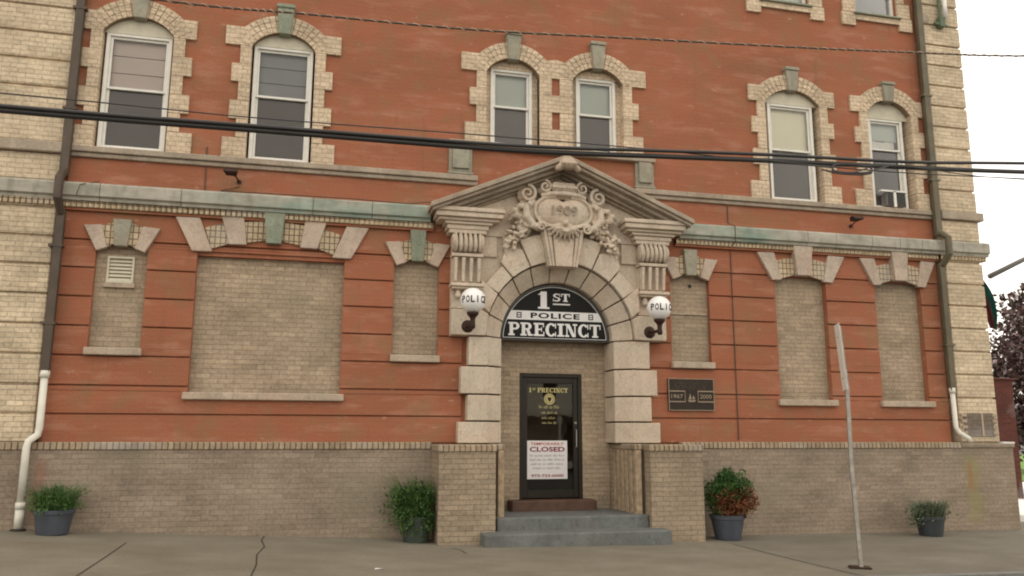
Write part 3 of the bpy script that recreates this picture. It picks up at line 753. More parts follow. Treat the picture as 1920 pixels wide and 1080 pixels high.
# inner splayed ring of voussoirs and outer rusticated voussoirs
NV = 11; ring = MB(); outer = MB()
def splay(mb, t0, t1, r0, r1, y0, y1):
    """wedge between angles; inner radius r0 sits at depth y0, outer radius r1 at y1"""
    n = 3; vs = []; fs = []
    for k in range(n+1):
        t = R(t0+(t1-t0)*k/n); c_, s_ = math.cos(t), math.sin(t)
        vs += [(r0*c_, y0, ZS+r0*s_), (r1*c_, y1, ZS+r1*s_), (r1*c_, .35, ZS+r1*s_), (r0*c_, .35, ZS+r0*s_)]
    for k in range(n):
        o_ = 4*k
        for j in range(4): fs.append((o_+j, o_+(j+1) % 4, o_+4+(j+1) % 4, o_+4+j))
    fs += [(0, 1, 2, 3), (4*n+3, 4*n+2, 4*n+1, 4*n)]
    mb.add(vs, fs)
for k in range(NV):
    t0, t1 = 180*k/NV, 180*(k+1)/NV
    splay(ring, t0+.55, t1-.55, .905, 1.165, .06, -.15)
ring.build('inner_voussoirs', 'stone', portal, bevel=.006)
MB()
def clip_ray(t, lim):
    c_, s_ = math.cos(R(t)), math.sin(R(t))
    return (lim*c_, ZS+lim*s_)
lens = [1.30, 1.70, 1.42, 1.60, 1.63, 0, 1.63, 1.60, 1.42, 1.70, 1.30]
for k in range(NV):
    if k == 5: continue
    t0, t1 = 180*k/NV+.45, 180*(k+1)/NV-.45; L_ = lens[k]
    if k in (0, 10):
        s = 1 if k == 0 else -1
        outer.prism([(s*x, z) for x, z in [(1.185, ZS+.004), (1.705, ZS+.004), (1.705, ZS+.385), (1.20*math.cos(R(15.9))+.10, ZS+.385), (1.185*math.cos(R(15.9)), ZS+1.185*math.sin(R(15.9)))]], -.215, -.06); continue
    a = [(1.185*math.cos(R(t)), ZS+1.185*math.sin(R(t))) for t in (t0, (t0+t1)/2, t1)]
    tm = (t0+t1)/2
    if k % 2: b = [clip_ray(t1, L_-.12), clip_ray(tm, L_+.02), clip_ray(t0, L_-.12)]
    else: b = [clip_ray(t1, L_), clip_ray(tm, L_), clip_ray(t0, L_)]
    b = [(max(-1.262, min(1.262, x)), z) for x, z in b]
    outer.prism(a+b, -.215, -.06)
outer.split(0, 'outer_voussoirs', 'stone', portal, bevel=.012, seg=2)
# jamb blocks
jb = MB(); jc = MB()
for s in (-1, 1):
    for z0, z1, o_ in ((1.345, 1.67, 1.575), (1.67, 2.06, 1.44), (2.06, 2.475, 1.545), (2.475, 2.918, 1.43)):
        z0 += .011; z1 -= .011
        pl_ = [(1.14, YF-.02), (o_, YF-.02), (o_, .04), (1.2, .041), (1.2, .44), (.90, .44), (.90, .0)]
        n = len(pl_); vs = [(s*x, y, z0) for x, y in pl_]+[(s*x, y, z1) for x, y in pl_]
        jb.add(vs, [tuple(range(n)), tuple(range(n, 2*n))]+[(i, (i+1) % n, (i+1) % n+n, i+n) for i in range(n)])
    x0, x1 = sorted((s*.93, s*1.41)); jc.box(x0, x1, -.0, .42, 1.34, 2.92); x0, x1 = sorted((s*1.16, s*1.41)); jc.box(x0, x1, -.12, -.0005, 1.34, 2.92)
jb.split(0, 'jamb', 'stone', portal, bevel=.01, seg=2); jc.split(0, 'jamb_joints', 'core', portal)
# keystone with fluted face
kb = MB()
for a, b, y in ((-.30, .30, -.30), ):
    kb.prism([(-.235, 4.0), (.235, 4.0), (.36, 4.62), (-.36, 4.62)], -.28, -.1)
for q in (-.29, -.225, .225, .29):
    kb.prism([(q*.70-.022, 4.0), (q*.70+.022, 4.0), (q*1.05+.03, 4.60), (q*1.05-.03, 4.60)], -.325, -.28)
kb.prism([(-.13, 4.0), (.13, 4.0), (.18, 4.6), (-.18, 4.6)], -.34, -.28)
kb.build('arch_keystone', 'stone', portal, bevel=.014, seg=2)
# pediment: tympanum, raking cornice, broken base
MB().prism([(-1.72, 4.60), (1.72, 4.60), (1.72, 4.80), (0, 5.52), (-1.72, 4.80)], YF, .0).build('tympanum', 'stone', portal)
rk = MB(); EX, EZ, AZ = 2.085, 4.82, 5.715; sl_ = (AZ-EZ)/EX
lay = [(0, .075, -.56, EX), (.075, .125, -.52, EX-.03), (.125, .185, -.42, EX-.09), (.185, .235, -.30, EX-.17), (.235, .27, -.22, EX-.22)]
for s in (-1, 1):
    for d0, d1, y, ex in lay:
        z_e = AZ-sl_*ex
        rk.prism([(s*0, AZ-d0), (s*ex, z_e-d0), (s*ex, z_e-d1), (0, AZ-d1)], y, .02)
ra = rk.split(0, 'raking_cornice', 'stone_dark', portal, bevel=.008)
hb = MB()
for s in (-1, 1):
    for (x0, x1, z0, z1, y) in ((.95, 2.03, 4.735, 4.80, -.47), (.975, 1.99, 4.66, 4.735, -.44), (1.02, 1.94, 4.615, 4.66, -.38), (1.12, 1.84, 4.57, 4.615, -.34), (1.17, 1.80, 4.50, 4.57, -.30), (1.20, 1.77, 4.44, 4.50, -.285)):
        a, b = sorted((s*x0, s*x1)); hb.box(a, b, y, .0, z0+.001, z1)
hb.split(0, 'base_cornice', 'stone', portal, bevel=.012, seg=2)
# consoles under the pediment ends
for s in (-1, 1):
    xc = s*1.485
    b = MB()
    b.box(xc-.20, xc+.20, -.22, -.10, 3.70, 4.44).box(xc-.235, xc+.235, -.30, -.10, 4.085, 4.135).box(xc-.25, xc+.25, -.32, -.10, 3.635, 3.685).box(xc-.225, xc+.225, -.28, -.10, 3.60, 3.635)
    co = b.build('console', 'stone', portal, bevel=.01, seg=2)
    r_ = MB()
    for q in range(6):
        x = xc-.185+.074*q
        r_.tube([(x, -.24, 4.16), (x, -.30, 4.19), (x, -.335, 4.26), (x, -.33, 4.34), (x, -.27, 4.44)], [.022, .032, .034, .03, .026], 8)
    r_.lathe([(.02, 0), (.12, .0), (.13, .012), (.13, .03)], (xc-.235, -.25, 4.30), 20, 'x').lathe([(.13, 0), (.13, .02), (.12, .03), (.02, .03)], (xc+.205, -.25, 4.30), 20, 'x')
    r_.build('reeded_scroll', 'stone', co, smooth=True)
    fl = MB()
    for q in range(4):
        x = xc-.175+.1167*q
        fl.add([(x-.026, -.30, 4.07), (x+.026, -.30, 4.07), (x+.018, -.27, 3.71), (x-.018, -.27, 3.71), (x-.03, -.20, 4.07), (x+.03, -.20, 4.07), (x+.03, -.20, 3.71), (x-.03, -.20, 3.71)],
               [(0, 1, 2, 3), (0, 3, 7, 4), (1, 5, 6, 2), (0, 4, 5, 1), (3, 2, 6, 7)])
    fl.build('console_flutes', 'stone', co, bevel=.008, seg=2)
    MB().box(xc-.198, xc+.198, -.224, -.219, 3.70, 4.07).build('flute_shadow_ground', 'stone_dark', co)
    gt = MB()
    for q in (-.125, 0, .125): gt.lathe([(.028, .0), (.045, -.1), (.03, -.13)], (xc+q, -.20, 3.60), 12)
    gt.build('console_drops', 'stone', co, smooth=True)

# the carved cartouche, fused by a voxel remesh
ct = MB(); y0 = -.27
def ringt(mb, cx, cz, rx, rz, y, r, t0=0, t1=360, n=36):
    mb.tube([(cx+rx*math.cos(R(t0+(t1-t0)*k/n)), y, cz+rz*math.sin(R(t0+(t1-t0)*k/n))) for k in range(n+1)], r, 7)
def spiral(mb, cx, cz, r0, turns, s, y, th, ph=0):
    n = 34; pts = []; rr = []
    for k in range(n+1):
        u = k/n; r = r0*(1-.85*u); t = ph+s*turns*2*math.pi*u
        pts.append((cx+r*math.cos(t), y-.03*u, cz+r*math.sin(t))); rr.append(th*(1-.45*u))
    mb.tube(pts, rr, 7)
ct.ell((-.16, y0, 4.86), (.27, .115, .22)).ell((.16, y0, 4.86), (.27, .115, .22)).ell((0, y0-.01, 4.82), (.30, .11, .20))
ringt(ct, -.17, 4.86, .285, .235, y0-.05, .028, 80, 285); ringt(ct, .17, 4.86, .285, .235, y0-.05, .028, -105, 100)
ct.ell((0, y0+.02, 5.19), (.40, .10, .12)); ct.tube([(-.36, y0-.05, 5.10), (-.2, y0-.08, 5.135), (0, y0-.09, 5.145), (.2, y0-.08, 5.135), (.36, y0-.05, 5.10)], .035, 8)
for q in range(9): ct.tube([(-.17+.0425*q, y0-.07, 5.15), (-.19+.0475*q, y0-.15, 5.22), (-.15+.0375*q, y0-.07, 5.32)], [.014, .022, .017], 7)
for s in (-1, 1):
    spiral(ct, s*.30, 5.24, .10, 1.5, s, y0-.08, .026, math.pi/2)
    spiral(ct, s*.57, 5.12, .135, 1.6, s, y0-.05, .032, math.pi/2); ct.ell((s*.57, y0+.04, 5.12), (.15, .06, .15))
    # broad acanthus wing: overlapping lobes sweeping down and in
    ct.ell((s*.56, y0+.03, 4.80), (.20, .075, .29), rot=s*.30)
    for q, (x_, z_, a_, l_) in enumerate(((.50, 5.00, -60, .20), (.62, 4.94, -35, .22), (.70, 4.84, -20, .20), (.68, 4.72, 10, .17), (.58, 4.64, -150, .20), (.48, 4.60, 170, .18))):
        t = R(a_); dx, dz = math.cos(t)*l_, math.sin(t)*l_
        ct.tube([(s*x_, y0-.02, z_), (s*(x_+dx*.5), y0-.09, z_+dz*.5+.02), (s*(x_+dx), y0-.03, z_+dz)], [.030, .052, .012], 8)
    ct.tube([(s*.46, y0-.03, 5.02), (s*.60, y0-.06, 4.90), (s*.60, y0-.08, 4.74), (s*.46, y0-.08, 4.60), (s*.36, y0-.06, 4.56)], [.03, .06, .065, .05, .03], 9)
    spiral(ct, s*.36, 4.59, .07, 1.3, -s, y0-.10, .022)
    # festoon of fruit and leaves, hanging outwards
    rnd = random.Random(3+s)
    for q in range(110):
        u = rnd.random(); x = s*(.55+.33*u+rnd.uniform(-.11, .09)); z = 4.66-.30*u+rnd.uniform(-.12, .10)
        r = rnd.uniform(.016, .036); ct.ell((x, y0+.07-rnd.uniform(0, .12), z), (r, r, r*rnd.uniform(.8, 1.5)), 7, 5, rnd.uniform(0, 3))
    ct.tube([(s*.80, y0+.04, 4.44), (s*.90, y0+.03, 4.30), (s*.88, y0+.06, 4.14)], [.045, .035, .012], 7)
    ct.tube([(s*.60, y0+.01, 4.72), (s*.76, y0-.08, 4.78), (s*.86, y0-.02, 4.68)], [.03, .038, .015], 7)
# leaf drop below the shield, spreading like a beard over the keystone
for row, (zr, ll, nn) in enumerate(((4.66, .30, 9), (4.62, .22, 7), (4.60, .15, 5))):
    for k in range(nn):
        t = R(-90+(k-(nn-1)/2)*(150/nn)); yy = y0-.08-.03*row
        ct.tube([(.08*math.cos(t), yy+.02, zr), (ll*.55*math.cos(t)*1.1, yy-.045, zr+ll*.55*math.sin(t)), (ll*math.cos(t), yy+.02, zr+ll*math.sin(t))], [.022, .028, .009], 7)
ct.ell((0, y0+.02, 4.57), (.24, .09, .20)).ell((0, y0-.16, 4.66), (.05, .05, .05))
ca = ct.build('cartouche', 'stone', portal, smooth=True)
rm = ca.modifiers.new('fuse', 'REMESH'); rm.mode = 'VOXEL'; rm.voxel_size = .009; rm.use_smooth_shade = True
dt = MB(); W_ = text(dt, '1909', 0, 4.79, y0-.128, .15, .40, bold=.0); d_ = dt.build('date_numerals', 'stone_dark', ca)
for s_o in (d_,):
    so_ = s_o.modifiers.new('relief', 'SOLIDIFY'); so_.thickness = .02; so_.offset = 1
# acroterion on the apex
ac = MB(); ya = -.575
ac.ell((0, ya, 5.63), (.045, .05, .12)).ell((0, ya, 5.53), (.16, .06, .07))
for q in range(5): ac.tube([(-.10+.05*q, ya-.04, 5.48), (-.11+.055*q, ya-.08, 5.54), (-.05+.025*q, ya-.03, 5.64)], [.016, .022, .012], 6)
for s in (-1, 1): ac.ell((s*.08, ya, 5.58), (.05, .05, .10), rot=s*.6); ac.ell((s*.13, ya, 5.50), (.075, .05, .05), rot=-s*.4); ac.ell((s*.16, ya+.01, 5.465), (.05, .05, .03))
ac = ac.build('acroterion', 'gsill', portal, smooth=True)
rm = ac.modifiers.new('fuse', 'REMESH'); rm.mode = 'VOXEL'; rm.voxel_size = .011; rm.use_smooth_shade = True

# recessed brick wall round the door
DX0, DX1, DZ0, DZ1 = -.505, .52, .505, 2.43
mb = MB()
for a in cells(-1.0, 1.0, .3, 3.85, [(DX0, DX1, .3, DZ1)]): mb.box(a[0], a[1], .45, .70, a[2], a[3])
mb.build('door_recess', 'ib', B)
for s in (-1, 1):
    x0, x1 = sorted((s*.955, s*.984)); MB().box(x0, x1, .33, .45, .34, 1.262).build('recess_cheek', 'pier', B)
# door
dy = .47
F = MB(); F.box(DX0, DX0+.06, dy, dy+.12, DZ0, DZ1).box(DX1-.06, DX1, dy, dy+.12, DZ0, DZ1).box(DX0+.06, DX1-.06, dy, dy+.12, DZ1-.06, DZ1)
door = F.build('entrance_door', 'doorf', B, bevel=.004)
L_ = MB(); a0, a1 = DX0+.062, DX1-.062; st = .075
L_.box(a0, a0+st, dy+.02, dy+.07, DZ0+.01, DZ1-.065).box(a1-st, a1, dy+.02, dy+.07, DZ0+.01, DZ1-.065).box(a0+st, a1-st, dy+.02, dy+.07, DZ1-.065-.09, DZ1-.065).box(a0+st, a1-st, dy+.02, dy+.07, DZ0+.01, DZ0+.13)
L_.build('door_leaf', 'doorf', door, bevel=.004)
MB().box(a0+st, a1-st, dy+.042, dy+.048, DZ0+.13, DZ1-.155).build('pane', 'dglass', door)
MB().box(a0+st, a1-st, dy+.065, dy+.075, DZ0+.12, 1.02).build('kick_panel', 'mat', door)
MB().box(a1-.045, a1-.03, dy-.035, dy-.02, 1.28, 1.56).box(a1-.045, a1-.03, dy-.035, dy+.02, 1.28, 1.295).box(a1-.045, a1-.03, dy-.035, dy+.02, 1.545, 1.56).build('handle', 'galv', door, bevel=.003)
MB().lathe([(.022, 0), (.022, -.015), (.012, -.02)], (a1-.038, dy+.02, 1.66), 16, 'y').build('lock', 'brzl', door)
MB().box(-.6, .6, 1.2, 1.22, .5, 2.5).build('lobby', 'room', door)
gt = MB(); yg = dy+.038
slab(gt, '1', -.335, 2.135, yg, .07, .04); text(gt, 'ST', -.25, 2.165, yg, .035, .05, .02)
xx = -.20; slab(gt, 'PRECINCT', -.195, 2.135, yg, .07, .50)
for z_, w_, h_ in ((1.885, .34, .05), (1.80, .26, .036), (1.72, .26, .036), (1.645, .24, .034)): marks(gt, 0, z_, yg, w_, h_)
gt.build('door_lettering', 'gold', door)
se = MB(); se.lathe([(.088, .0), (.088, .003)], (-.0, yg-.003, 2.03), 28, 'y'); sm_ = se.build('door_seal', 'gold', door)
se = MB(); ringt(se, 0, 2.03, .066, .066, yg-.005, .004); se.prism([(-.03, 2.06), (.03, 2.06), (.03, 2.02), (0, 1.985), (-.03, 2.02)], yg-.006, yg-.004); se.build('seal_shield', 'brz', sm_)

# notice taped to the glass: a thing of its own
nz0, nz1, nx0, nx1 = .80, 1.385, -.365, .285
NO = empty('closed_notice', (-.04, dy+.03, 1.09), 'square white paper notice saying CLOSED in red, taped to the glass of the entrance door', 'notice')
def loc_build(mb, name, mat, parent, **k):
    lx, ly, lz = parent.location; mb.v = [(a-lx, b-ly, c_-lz) for a, b, c_ in mb.v]; return mb.build(name, mat, parent, **k)
loc_build(MB().box(nx0, nx1, dy+.036, dy+.039, nz0, nz1), 'sheet', 'paper', NO)
xm = (nx0+nx1)/2; yn = dy+.034
t_ = MB(); text(t_, 'TEMPORARILY', xm, 1.315, yn, .042, .54, .015); loc_build(t_, 'small_heading', 'red', NO)
t_ = MB(); text(t_, 'CLOSED', xm, 1.215, yn, .075, .57, .03); text(t_, '973-733-6000', xm, .83, yn, .042, .52, .02); loc_build(t_, 'large_heading', 'dred', NO)
t_ = MB()
for q in range(4): marks(t_, xm, 1.14-.063*q, yn, (.56, .56, .52, .46)[q], .034)
loc_build(t_, 'body_lines', 'ink', NO)

# ---------------------------------------------------------------- arched entrance sign
sy = .17; SG = empty('entrance_sign', (0, sy, 2.92), 'black half-round sign reading 1st Police Precinct, set in the stone arch above the door', 'sign')
def half(r, zb, z1=None, n=40):
    return [(r*math.cos(math.pi*k/n), max(zb, 2.915+r*math.sin(math.pi*k/n))) for k in range(n+1)]
loc_build(MB().prism(half(.895, 2.90), sy, sy+.06), 'sign_frame', 'signg', SG, bevel=.004)
loc_build(MB().prism(half(.862, 2.93), sy-.006, sy), 'sign_panel', 'signb', SG)
ol = MB(); pts = [(.838*math.cos(math.pi*k/48), sy-.008, max(2.952, 2.925+.838*math.sin(math.pi*k/48))) for k in range(49)]
ol.tube(pts+[(-.836, sy-.008, 2.952), (.836, sy-.008, 2.952)], .005, 6); loc_build(ol, 'outline', 'signw', SG)
zb0, zb1 = 3.235, 3.375
loc_build(MB().prism([(x, z) for x, z in ((-.775, zb0), (.775, zb0), (.705, zb1), (-.705, zb1))], sy-.012, sy-.006), 'white_stripe', 'signw', SG)
t_ = MB(); slab(t_, 'PRECINCT', -.755, 2.985, sy-.010, .205, 1.50, .07)
slab(t_, '1', -.285, 3.415, sy-.010, .275, .185, wt=.34); slab(t_, 'ST', -.035, 3.54, sy-.010, .125, .275, .1); t_.prism([(-.035, 3.485), (.245, 3.485), (.245, 3.505), (-.035, 3.505)], sy-.010, sy-.008)
loc_build(t_, 'white_letters', 'signw', SG)
t_ = MB(); text(t_, 'POLICE', 0, 3.262, sy-.014, .088, .80, .035, spacing=1.15)
for s in (-1, 1):
    x = s*.585
    for q in ((x-.04, 3.262, x+.04, 3.278), (x-.04, 3.334, x+.04, 3.350), (x-.04, 3.279, x-.024, 3.333), (x+.024, 3.279, x+.04, 3.333), (x-.022, 3.300, x+.022, 3.312)):
        t_.box(q[0], q[2], sy-.014, sy-.012, q[1], q[3])
loc_build(t_, 'black_letters', 'signb', SG)

# ---------------------------------------------------------------- POLICE globe lamps
def globe_lamp(x, label):
    L0 = empty('globe_lamp', (x, -.19, 3.05), label, 'wall lamp', 'POLICE globe lamps beside the arch')
    gy = -.41; gz = .325; r = .185
    b = MB(); b.lathe([(.095, .0), (.10, -.02), (.085, -.035), (.05, -.05)], (0, 0, 0), 24, 'y').tube([(0, -.03, 0), (0, -.25, -.015), (0, -.37, -.01), (0, gy, .03)], .024, 10)
    b.lathe([(.03, -.08), (.042, -.05), (.034, .02), (.040, .07), (.062, .10), (.085, .125), (.088, .155)], (0, gy, 0), 20)
    b.build('bracket', 'lampk', L0, smooth=True)
    prof = [(max(.002, r*math.sin(math.pi*k/24)), -r*math.cos(math.pi*k/24)) for k in range(25)]
    G = MB().lathe(prof, (0, gy, gz), 40).build('globe', 'globe', L0, smooth=True)
    t_ = MB()
    for q, ch in enumerate('POLICE'):
        az = R((q-2.5)*22.5+(3 if q == 4 else 0)); vs, fs = txt_mesh(ch, .10, .016 if ch == 'I' else .056, .025)
        Wd = max(v[0] for v in vs)
        bm = bmesh.new(); bv = [bm.verts.new((a, b_, 0)) for a, b_ in vs]
        for f in fs: bm.faces.new([bv[k_] for k_ in f])
        bmesh.ops.triangulate(bm, faces=bm.faces[:]); bmesh.ops.subdivide_edges(bm, edges=bm.edges[:], cuts=3, use_grid_fill=True)
        bm.verts.index_update(); out = []
        for v_ in bm.verts:
            ang = az+(v_.co.x-Wd/2)/r; el = (v_.co.y-.05)/r; rr = r+.003
            out.append((rr*math.sin(ang)*math.cos(el), gy-rr*math.cos(ang)*math.cos(el), gz+rr*math.sin(el)))
        fs = [tuple(v_.index for v_ in f.verts) for f in bm.faces]; bm.free()
        t_.add(out, fs)
    t_.build('lettering', 'signb', G)
    return L0
globe_lamp(-1.46, 'white POLICE globe lamp left of the arch, nearer the wide bricked-up window')
globe_lamp(1.42, 'white POLICE globe lamp right of the arch, above the bronze plaque')

# ---------------------------------------------------------------- wall plaque
PQ = empty('wall_plaque', (2.176, -.04, 2.11), 'dark bronze plaque with two year panels on the red wall beside the stone portal', 'plaque')
x0, x1, z0, z1 = 1.785, 2.568, 1.855, 2.358
loc_build(MB().box(x0, x1, -.035, -.001, z0, z1), 'plaque_base', 'brz', PQ, bevel=.004)
mb = MB(); e = .012
mb.box(x0, x1, -.045, -.035, z1-e, z1).box(x0, x1, -.045, -.035, z0, z0+e).box(x0, x0+e, -.045, -.035, z0+e, z1-e).box(x1-e, x1, -.045, -.035, z0+e, z1-e)
for a, b in ((x0+e, x0+.285), (x1-.285, x1-e)):
    mb.box(a, b, -.045, -.035, 2.150, 2.168).box(a, b, -.045, -.035, 1.985, 2.003)
    mb.box(b-.008 if a < 2 else a, b if a < 2 else a+.008, -.045, -.035, 2.003, 2.150)
loc_build(mb, 'raised_border', 'brzl', PQ)
mb = MB(); text(mb, '1967', x0+.145, 2.045, -.040, .065, .20, .01); text(mb, '2000', x1-.145, 2.045, -.040, .065, .20, .01)
loc_build(mb, 'year_numerals', 'brzl', PQ)
mb = MB()
for q in range(5): marks(mb, 2.176, 2.30-.028*q, -.040, .62-.03*q, .016)
loc_build(mb, 'raised_text', plain('worn_bronze_text', (.11, .085, .06), .5, .4), PQ)
mb = MB(); mb.prism([(2.12, 2.03), (2.15, 2.12), (2.17, 2.05), (2.165, 2.03)], -.05, -.035).prism([(2.185, 2.035), (2.205, 2.095), (2.23, 2.045), (2.22, 2.03)], -.05, -.035)
mb.prism([(2.10, 2.02), (2.25, 2.02), (2.22, 1.99), (2.13, 1.99)], -.048, -.035)
loc_build(mb, 'emblem', 'brzl', PQ)

# ---------------------------------------------------------------- downpipes
p = MB(); py = -.17
p.box(XL-.075, XL+.035, py-.0, py+.085, 4.95, 12.5)
p.tube([(XL-.02, py+.03, 5.02), (XL-.02, py-.12, 4.88), (XL-.02, py-.12, 4.60), (XL+.0, py+.02, 4.42)], .058, 10).box(XL-.055, XL+.05, py, py+.085, 2.26, 4.46)
dp = p.build('downpipe', 'bronze', B, bevel=.008); 
mb = MB()
for z in (2.9, 3.95, 5.9, 7.4): mb.box(XL-.11, XL+.07, py-.008, py+.09, z, z+.035)
mb.build('pipe_strap', 'bronze', dp)
p = MB(); p.tube([(XL+.0, py+.04, 2.28), (XL-.0, py+.04, 1.55), (XL-.01, py+.03, 1.46), (XL-.09, py-.04, 1.38), (XL-.10, py-.055, 1.30), (XL-.10, py-.055, .62)], .045, 12)
p.tube([(XL-.0, py+.04, 2.29), (XL-.0, py+.04, 2.20)], .06, 12).tube([(XL-.10, py-.055, .62), (XL-.10, py-.055, .54)], .058, 12).tube([(XL-.10, py-.055, .54), (XL-.10, py-.055, zg(-7.1)+.03)], .052, 12)
p.build('lower_pipe', 'pvc', dp, smooth=True)
MB().lathe([(.09, 0), (.09, .02)], (XL-.10, py-.055, zg(-7.1)+.002), 16).build('drain_collar', 'tar', dp)
p = MB(); XQ = 7.01
p.box(XQ-.085, XQ+.035, py-.0, py+.09, 4.95, 12.5)
p.tube([(XQ-.025, py+.035, 5.02), (XQ+.02, py-.12, 4.88), (XQ+.02, py-.12, 4.60), (XQ-.02, py+.02, 4.42)], .06, 10).box(XQ-.085, XQ+.015, py, py+.085, 2.24, 4.46)
dp = p.build('downpipe', 'olive', B, bevel=.008)
mb = MB()
for z in (3.0, 5.95, 7.55): mb.box(XQ-.12, XQ+.07, py-.008, py+.095, z, z+.035)
mb.build('pipe_strap', 'olive', dp)
p = MB(); p.tube([(XQ-.04, py+.04, 2.27), (XQ-.035, py+.035, 1.62), (XQ-.01, py, 1.53), (XQ+.05, py-.05, 1.47), (XQ+.10, py-.07, 1.44), (XQ+.13, py-.075, 1.37)], .040, 12).tube([(XQ-.04, py+.04, 2.28), (XQ-.04, py+.04, 2.19)], .052, 12)
p.build('lower_pipe', 'pvc', dp, smooth=True)
# thin conduits on the wall
mb = MB().tube([(2.98, -.012, 1.40), (2.98, -.012, 4.52), (2.97, -.22, 4.60), (2.97, -.22, 4.86), (2.96, -.015, 4.95), (2.96, -.012, 5.25)], .008, 6)
mb.build('conduit', 'bronze', B)
MB().tube([(-5.27, -.012, 4.9), (-5.28, -.012, 5.50), (-5.28, -.012, 5.56)], .008, 6).build('conduit', 'bronze', B)
MB().tube([(-6.88, -.21, 4.66), (-6.84, -.215, 4.82), (-6.66, -.02, 4.93)], .007, 6).build('conduit', 'bronze', B)
mb = MB().tube([(-4.8, -.02, 5.0), (-5.05, -.02, 4.92), (-3.2, -.22, 4.875), (-2.4, -.21, 4.86), (-1.9, -.02, 4.98), (-1.2, -.015, 5.10)], .007, 6).build('conduit', 'bronze', B)
# galvanised bits at the top of the right pilaster
WB = empty('wall_bracket', (7.42, -.12, 9.0), 'green weathered metal bracket with a white tube high on the right corner pilaster', 'bracket')
mb = MB().tube([(0, -.05, .12), (0, -.06, .9)], .035, 8).box(-.05, .06, -.10, .02, -.05, .14).tube([(-.16, -.06, .01), (.12, -.06, -.02)], .03, 8)
mb.build('bracket_arm', plain('green_weathered_metal', (.13, .16, .10), .7, .2), WB, bevel=.004)
MB().tube([(.07, -.10, .12), (.075, -.10, .55)], .04, 10).build('white_tube', 'white', WB, smooth=True)
MB().lathe([(.10, 0), (.10, -.02), (.06, -.03)], (7.12, -.10, 9.12), 20, 'y').build('vent_cover', 'sill', B)
MB().lathe([(.06, 0), (.06, -.012)], (7.06, -.10, 9.72), 16, 'y').build('vent_hole', 'black', B)

# ---------------------------------------------------------------- floodlights on the red wall
def flood(x, z, label):
    o = empty('floodlight', (x, 0, z), label, 'floodlight', 'small floodlights over the stone band')
    MB().tube([(0.09, -.0, -.06), (.06, -.16, -.03), (0, -.24, -.02)], .011, 6).lathe([(.035, 0), (.035, -.015)], (.09, 0, -.06), 12, 'y').build('arm', 'lampk', o)
    MB().add([(-.10, -.34, .03), (.10, -.34, .03), (.07, -.20, .045), (-.07, -.20, .045), (-.10, -.36, -.02), (.10, -.36, -.02), (.07, -.20, -.035), (-.07, -.20, -.035)],
        [(0, 1, 2, 3), (4, 7, 6, 5), (0, 4, 5, 1), (3, 2, 6, 7), (0, 3, 7, 4), (1, 5, 6, 2)]).build('housing', 'lampk', o, bevel=.006)
flood(-4.90, 5.13, 'small rusty floodlight on the red wall above the widest bricked-up window')
flood(5.22, 5.11, 'small rusty floodlight on the red wall near the right downpipe')
# ---------------------------------------------------------------- window air conditioner
AC = empty('air_conditioner', (6.24, .05, 5.46), 'small window air conditioner under the sash of the farthest right upper window', 'air conditioner')
MB().box(-.15, .235, -.05, .12, .02, .27).build('casing', plain('grey_ac_case', (.20, .19, .175), .5), AC, bevel=.01)
mb = MB().box(-.02, .03, -.07, -.05, .0, .29).box(-.27, .27, -.07, .0, .272, .30); mb.build('white_trim', 'white', AC)
mb = MB()
for q in range(9): mb.box(.05, .225, -.062, -.0505, .035+.027*q, .047+.027*q).box(-.14, -.03, -.062, -.0505, .035+.027*q, .047+.027*q)
mb.build('grille', 'black', AC)

# ---------------------------------------------------------------- planters
def leaves(mb, c, rad, n, size, rnd, up=0.0, aspect=.45, shell=.35, lump=.25):
    """many small leaf faces through an uneven ball"""
    for _ in range(n):
        d = Vector((rnd.gauss(0, 1), rnd.gauss(0, 1), rnd.gauss(0, 1))).normalized()
        k = 1+lump*2*noise.noise(d*2.2+Vector(c)*3)
        r = (shell+(1-shell)*rnd.random()**.5)*k
        p = Vector((c[0]+d.x*rad[0]*r, c[1]+d.y*rad[1]*r, c[2]+d.z*rad[2]*r))
        a = Vector((rnd.gauss(0, 1), rnd.gauss(0, 1), rnd.gauss(0, 1)))+d*.8+Vector((0, 0, up)); a.normalize()
        b = a.cross(Vector((rnd.gauss(0, 1), rnd.gauss(0, 1), rnd.gauss(0, 1)))).normalized()
        s_ = size*rnd.uniform(.6, 1.4)
        mb.add([p, p+a*s_*.5+b*s_*aspect*.5, p+a*s_, p+a*s_*.5-b*s_*aspect*.5], [(0, 1, 2, 3)])
def blades(mb, c, r, n, h, rnd, spread=.5, w=.006):
    for _ in range(n):
        t = rnd.uniform(0, 2*math.pi); q = r*rnd.random()**.5; x, y = c[0]+q*math.cos(t), c[1]+q*math.sin(t)
        lean = spread*(.3+q/r)*rnd.uniform(.3, 1.2); hh = h*rnd.uniform(.6, 1.1); dx, dy = math.cos(t)*lean, math.sin(t)*lean
        s = Vector((-math.sin(t), math.cos(t), 0)); a = rnd.uniform(0, 6.28); s = Vector((math.cos(a), math.sin(a), 0))*w
        P = [Vector((x, y, c[2])), Vector((x+dx*hh*.35, y+dy*hh*.35, c[2]+hh*.6)), Vector((x+dx*hh, y+dy*hh, c[2]+hh))]
        mb.add([P[0]-s, P[0]+s, P[1]+s*.8, P[1]-s*.8, P[2]], [(0, 1, 2, 3), (3, 2, 4)])
def pot(parent, r0, r1, h, mat):
    MB().lathe([(r0*.97, 0), (r0, .01), (r1*.94, h*.82), (r1, h*.84), (r1*1.02, h*.98), (r1*.98, h), (r1*.9, h), (r1*.88, h*.9)], (0, 0, 0), 28).build('pot', mat, parent, smooth=False, bevel=0)
    MB().lathe([(r1*.85, h*.86), (r1*.5, h*.9), (.01, h*.91)], (0, 0, 0), 20).build('soil', 'soil', parent)
gname = 'potted plants along the brick plinth'
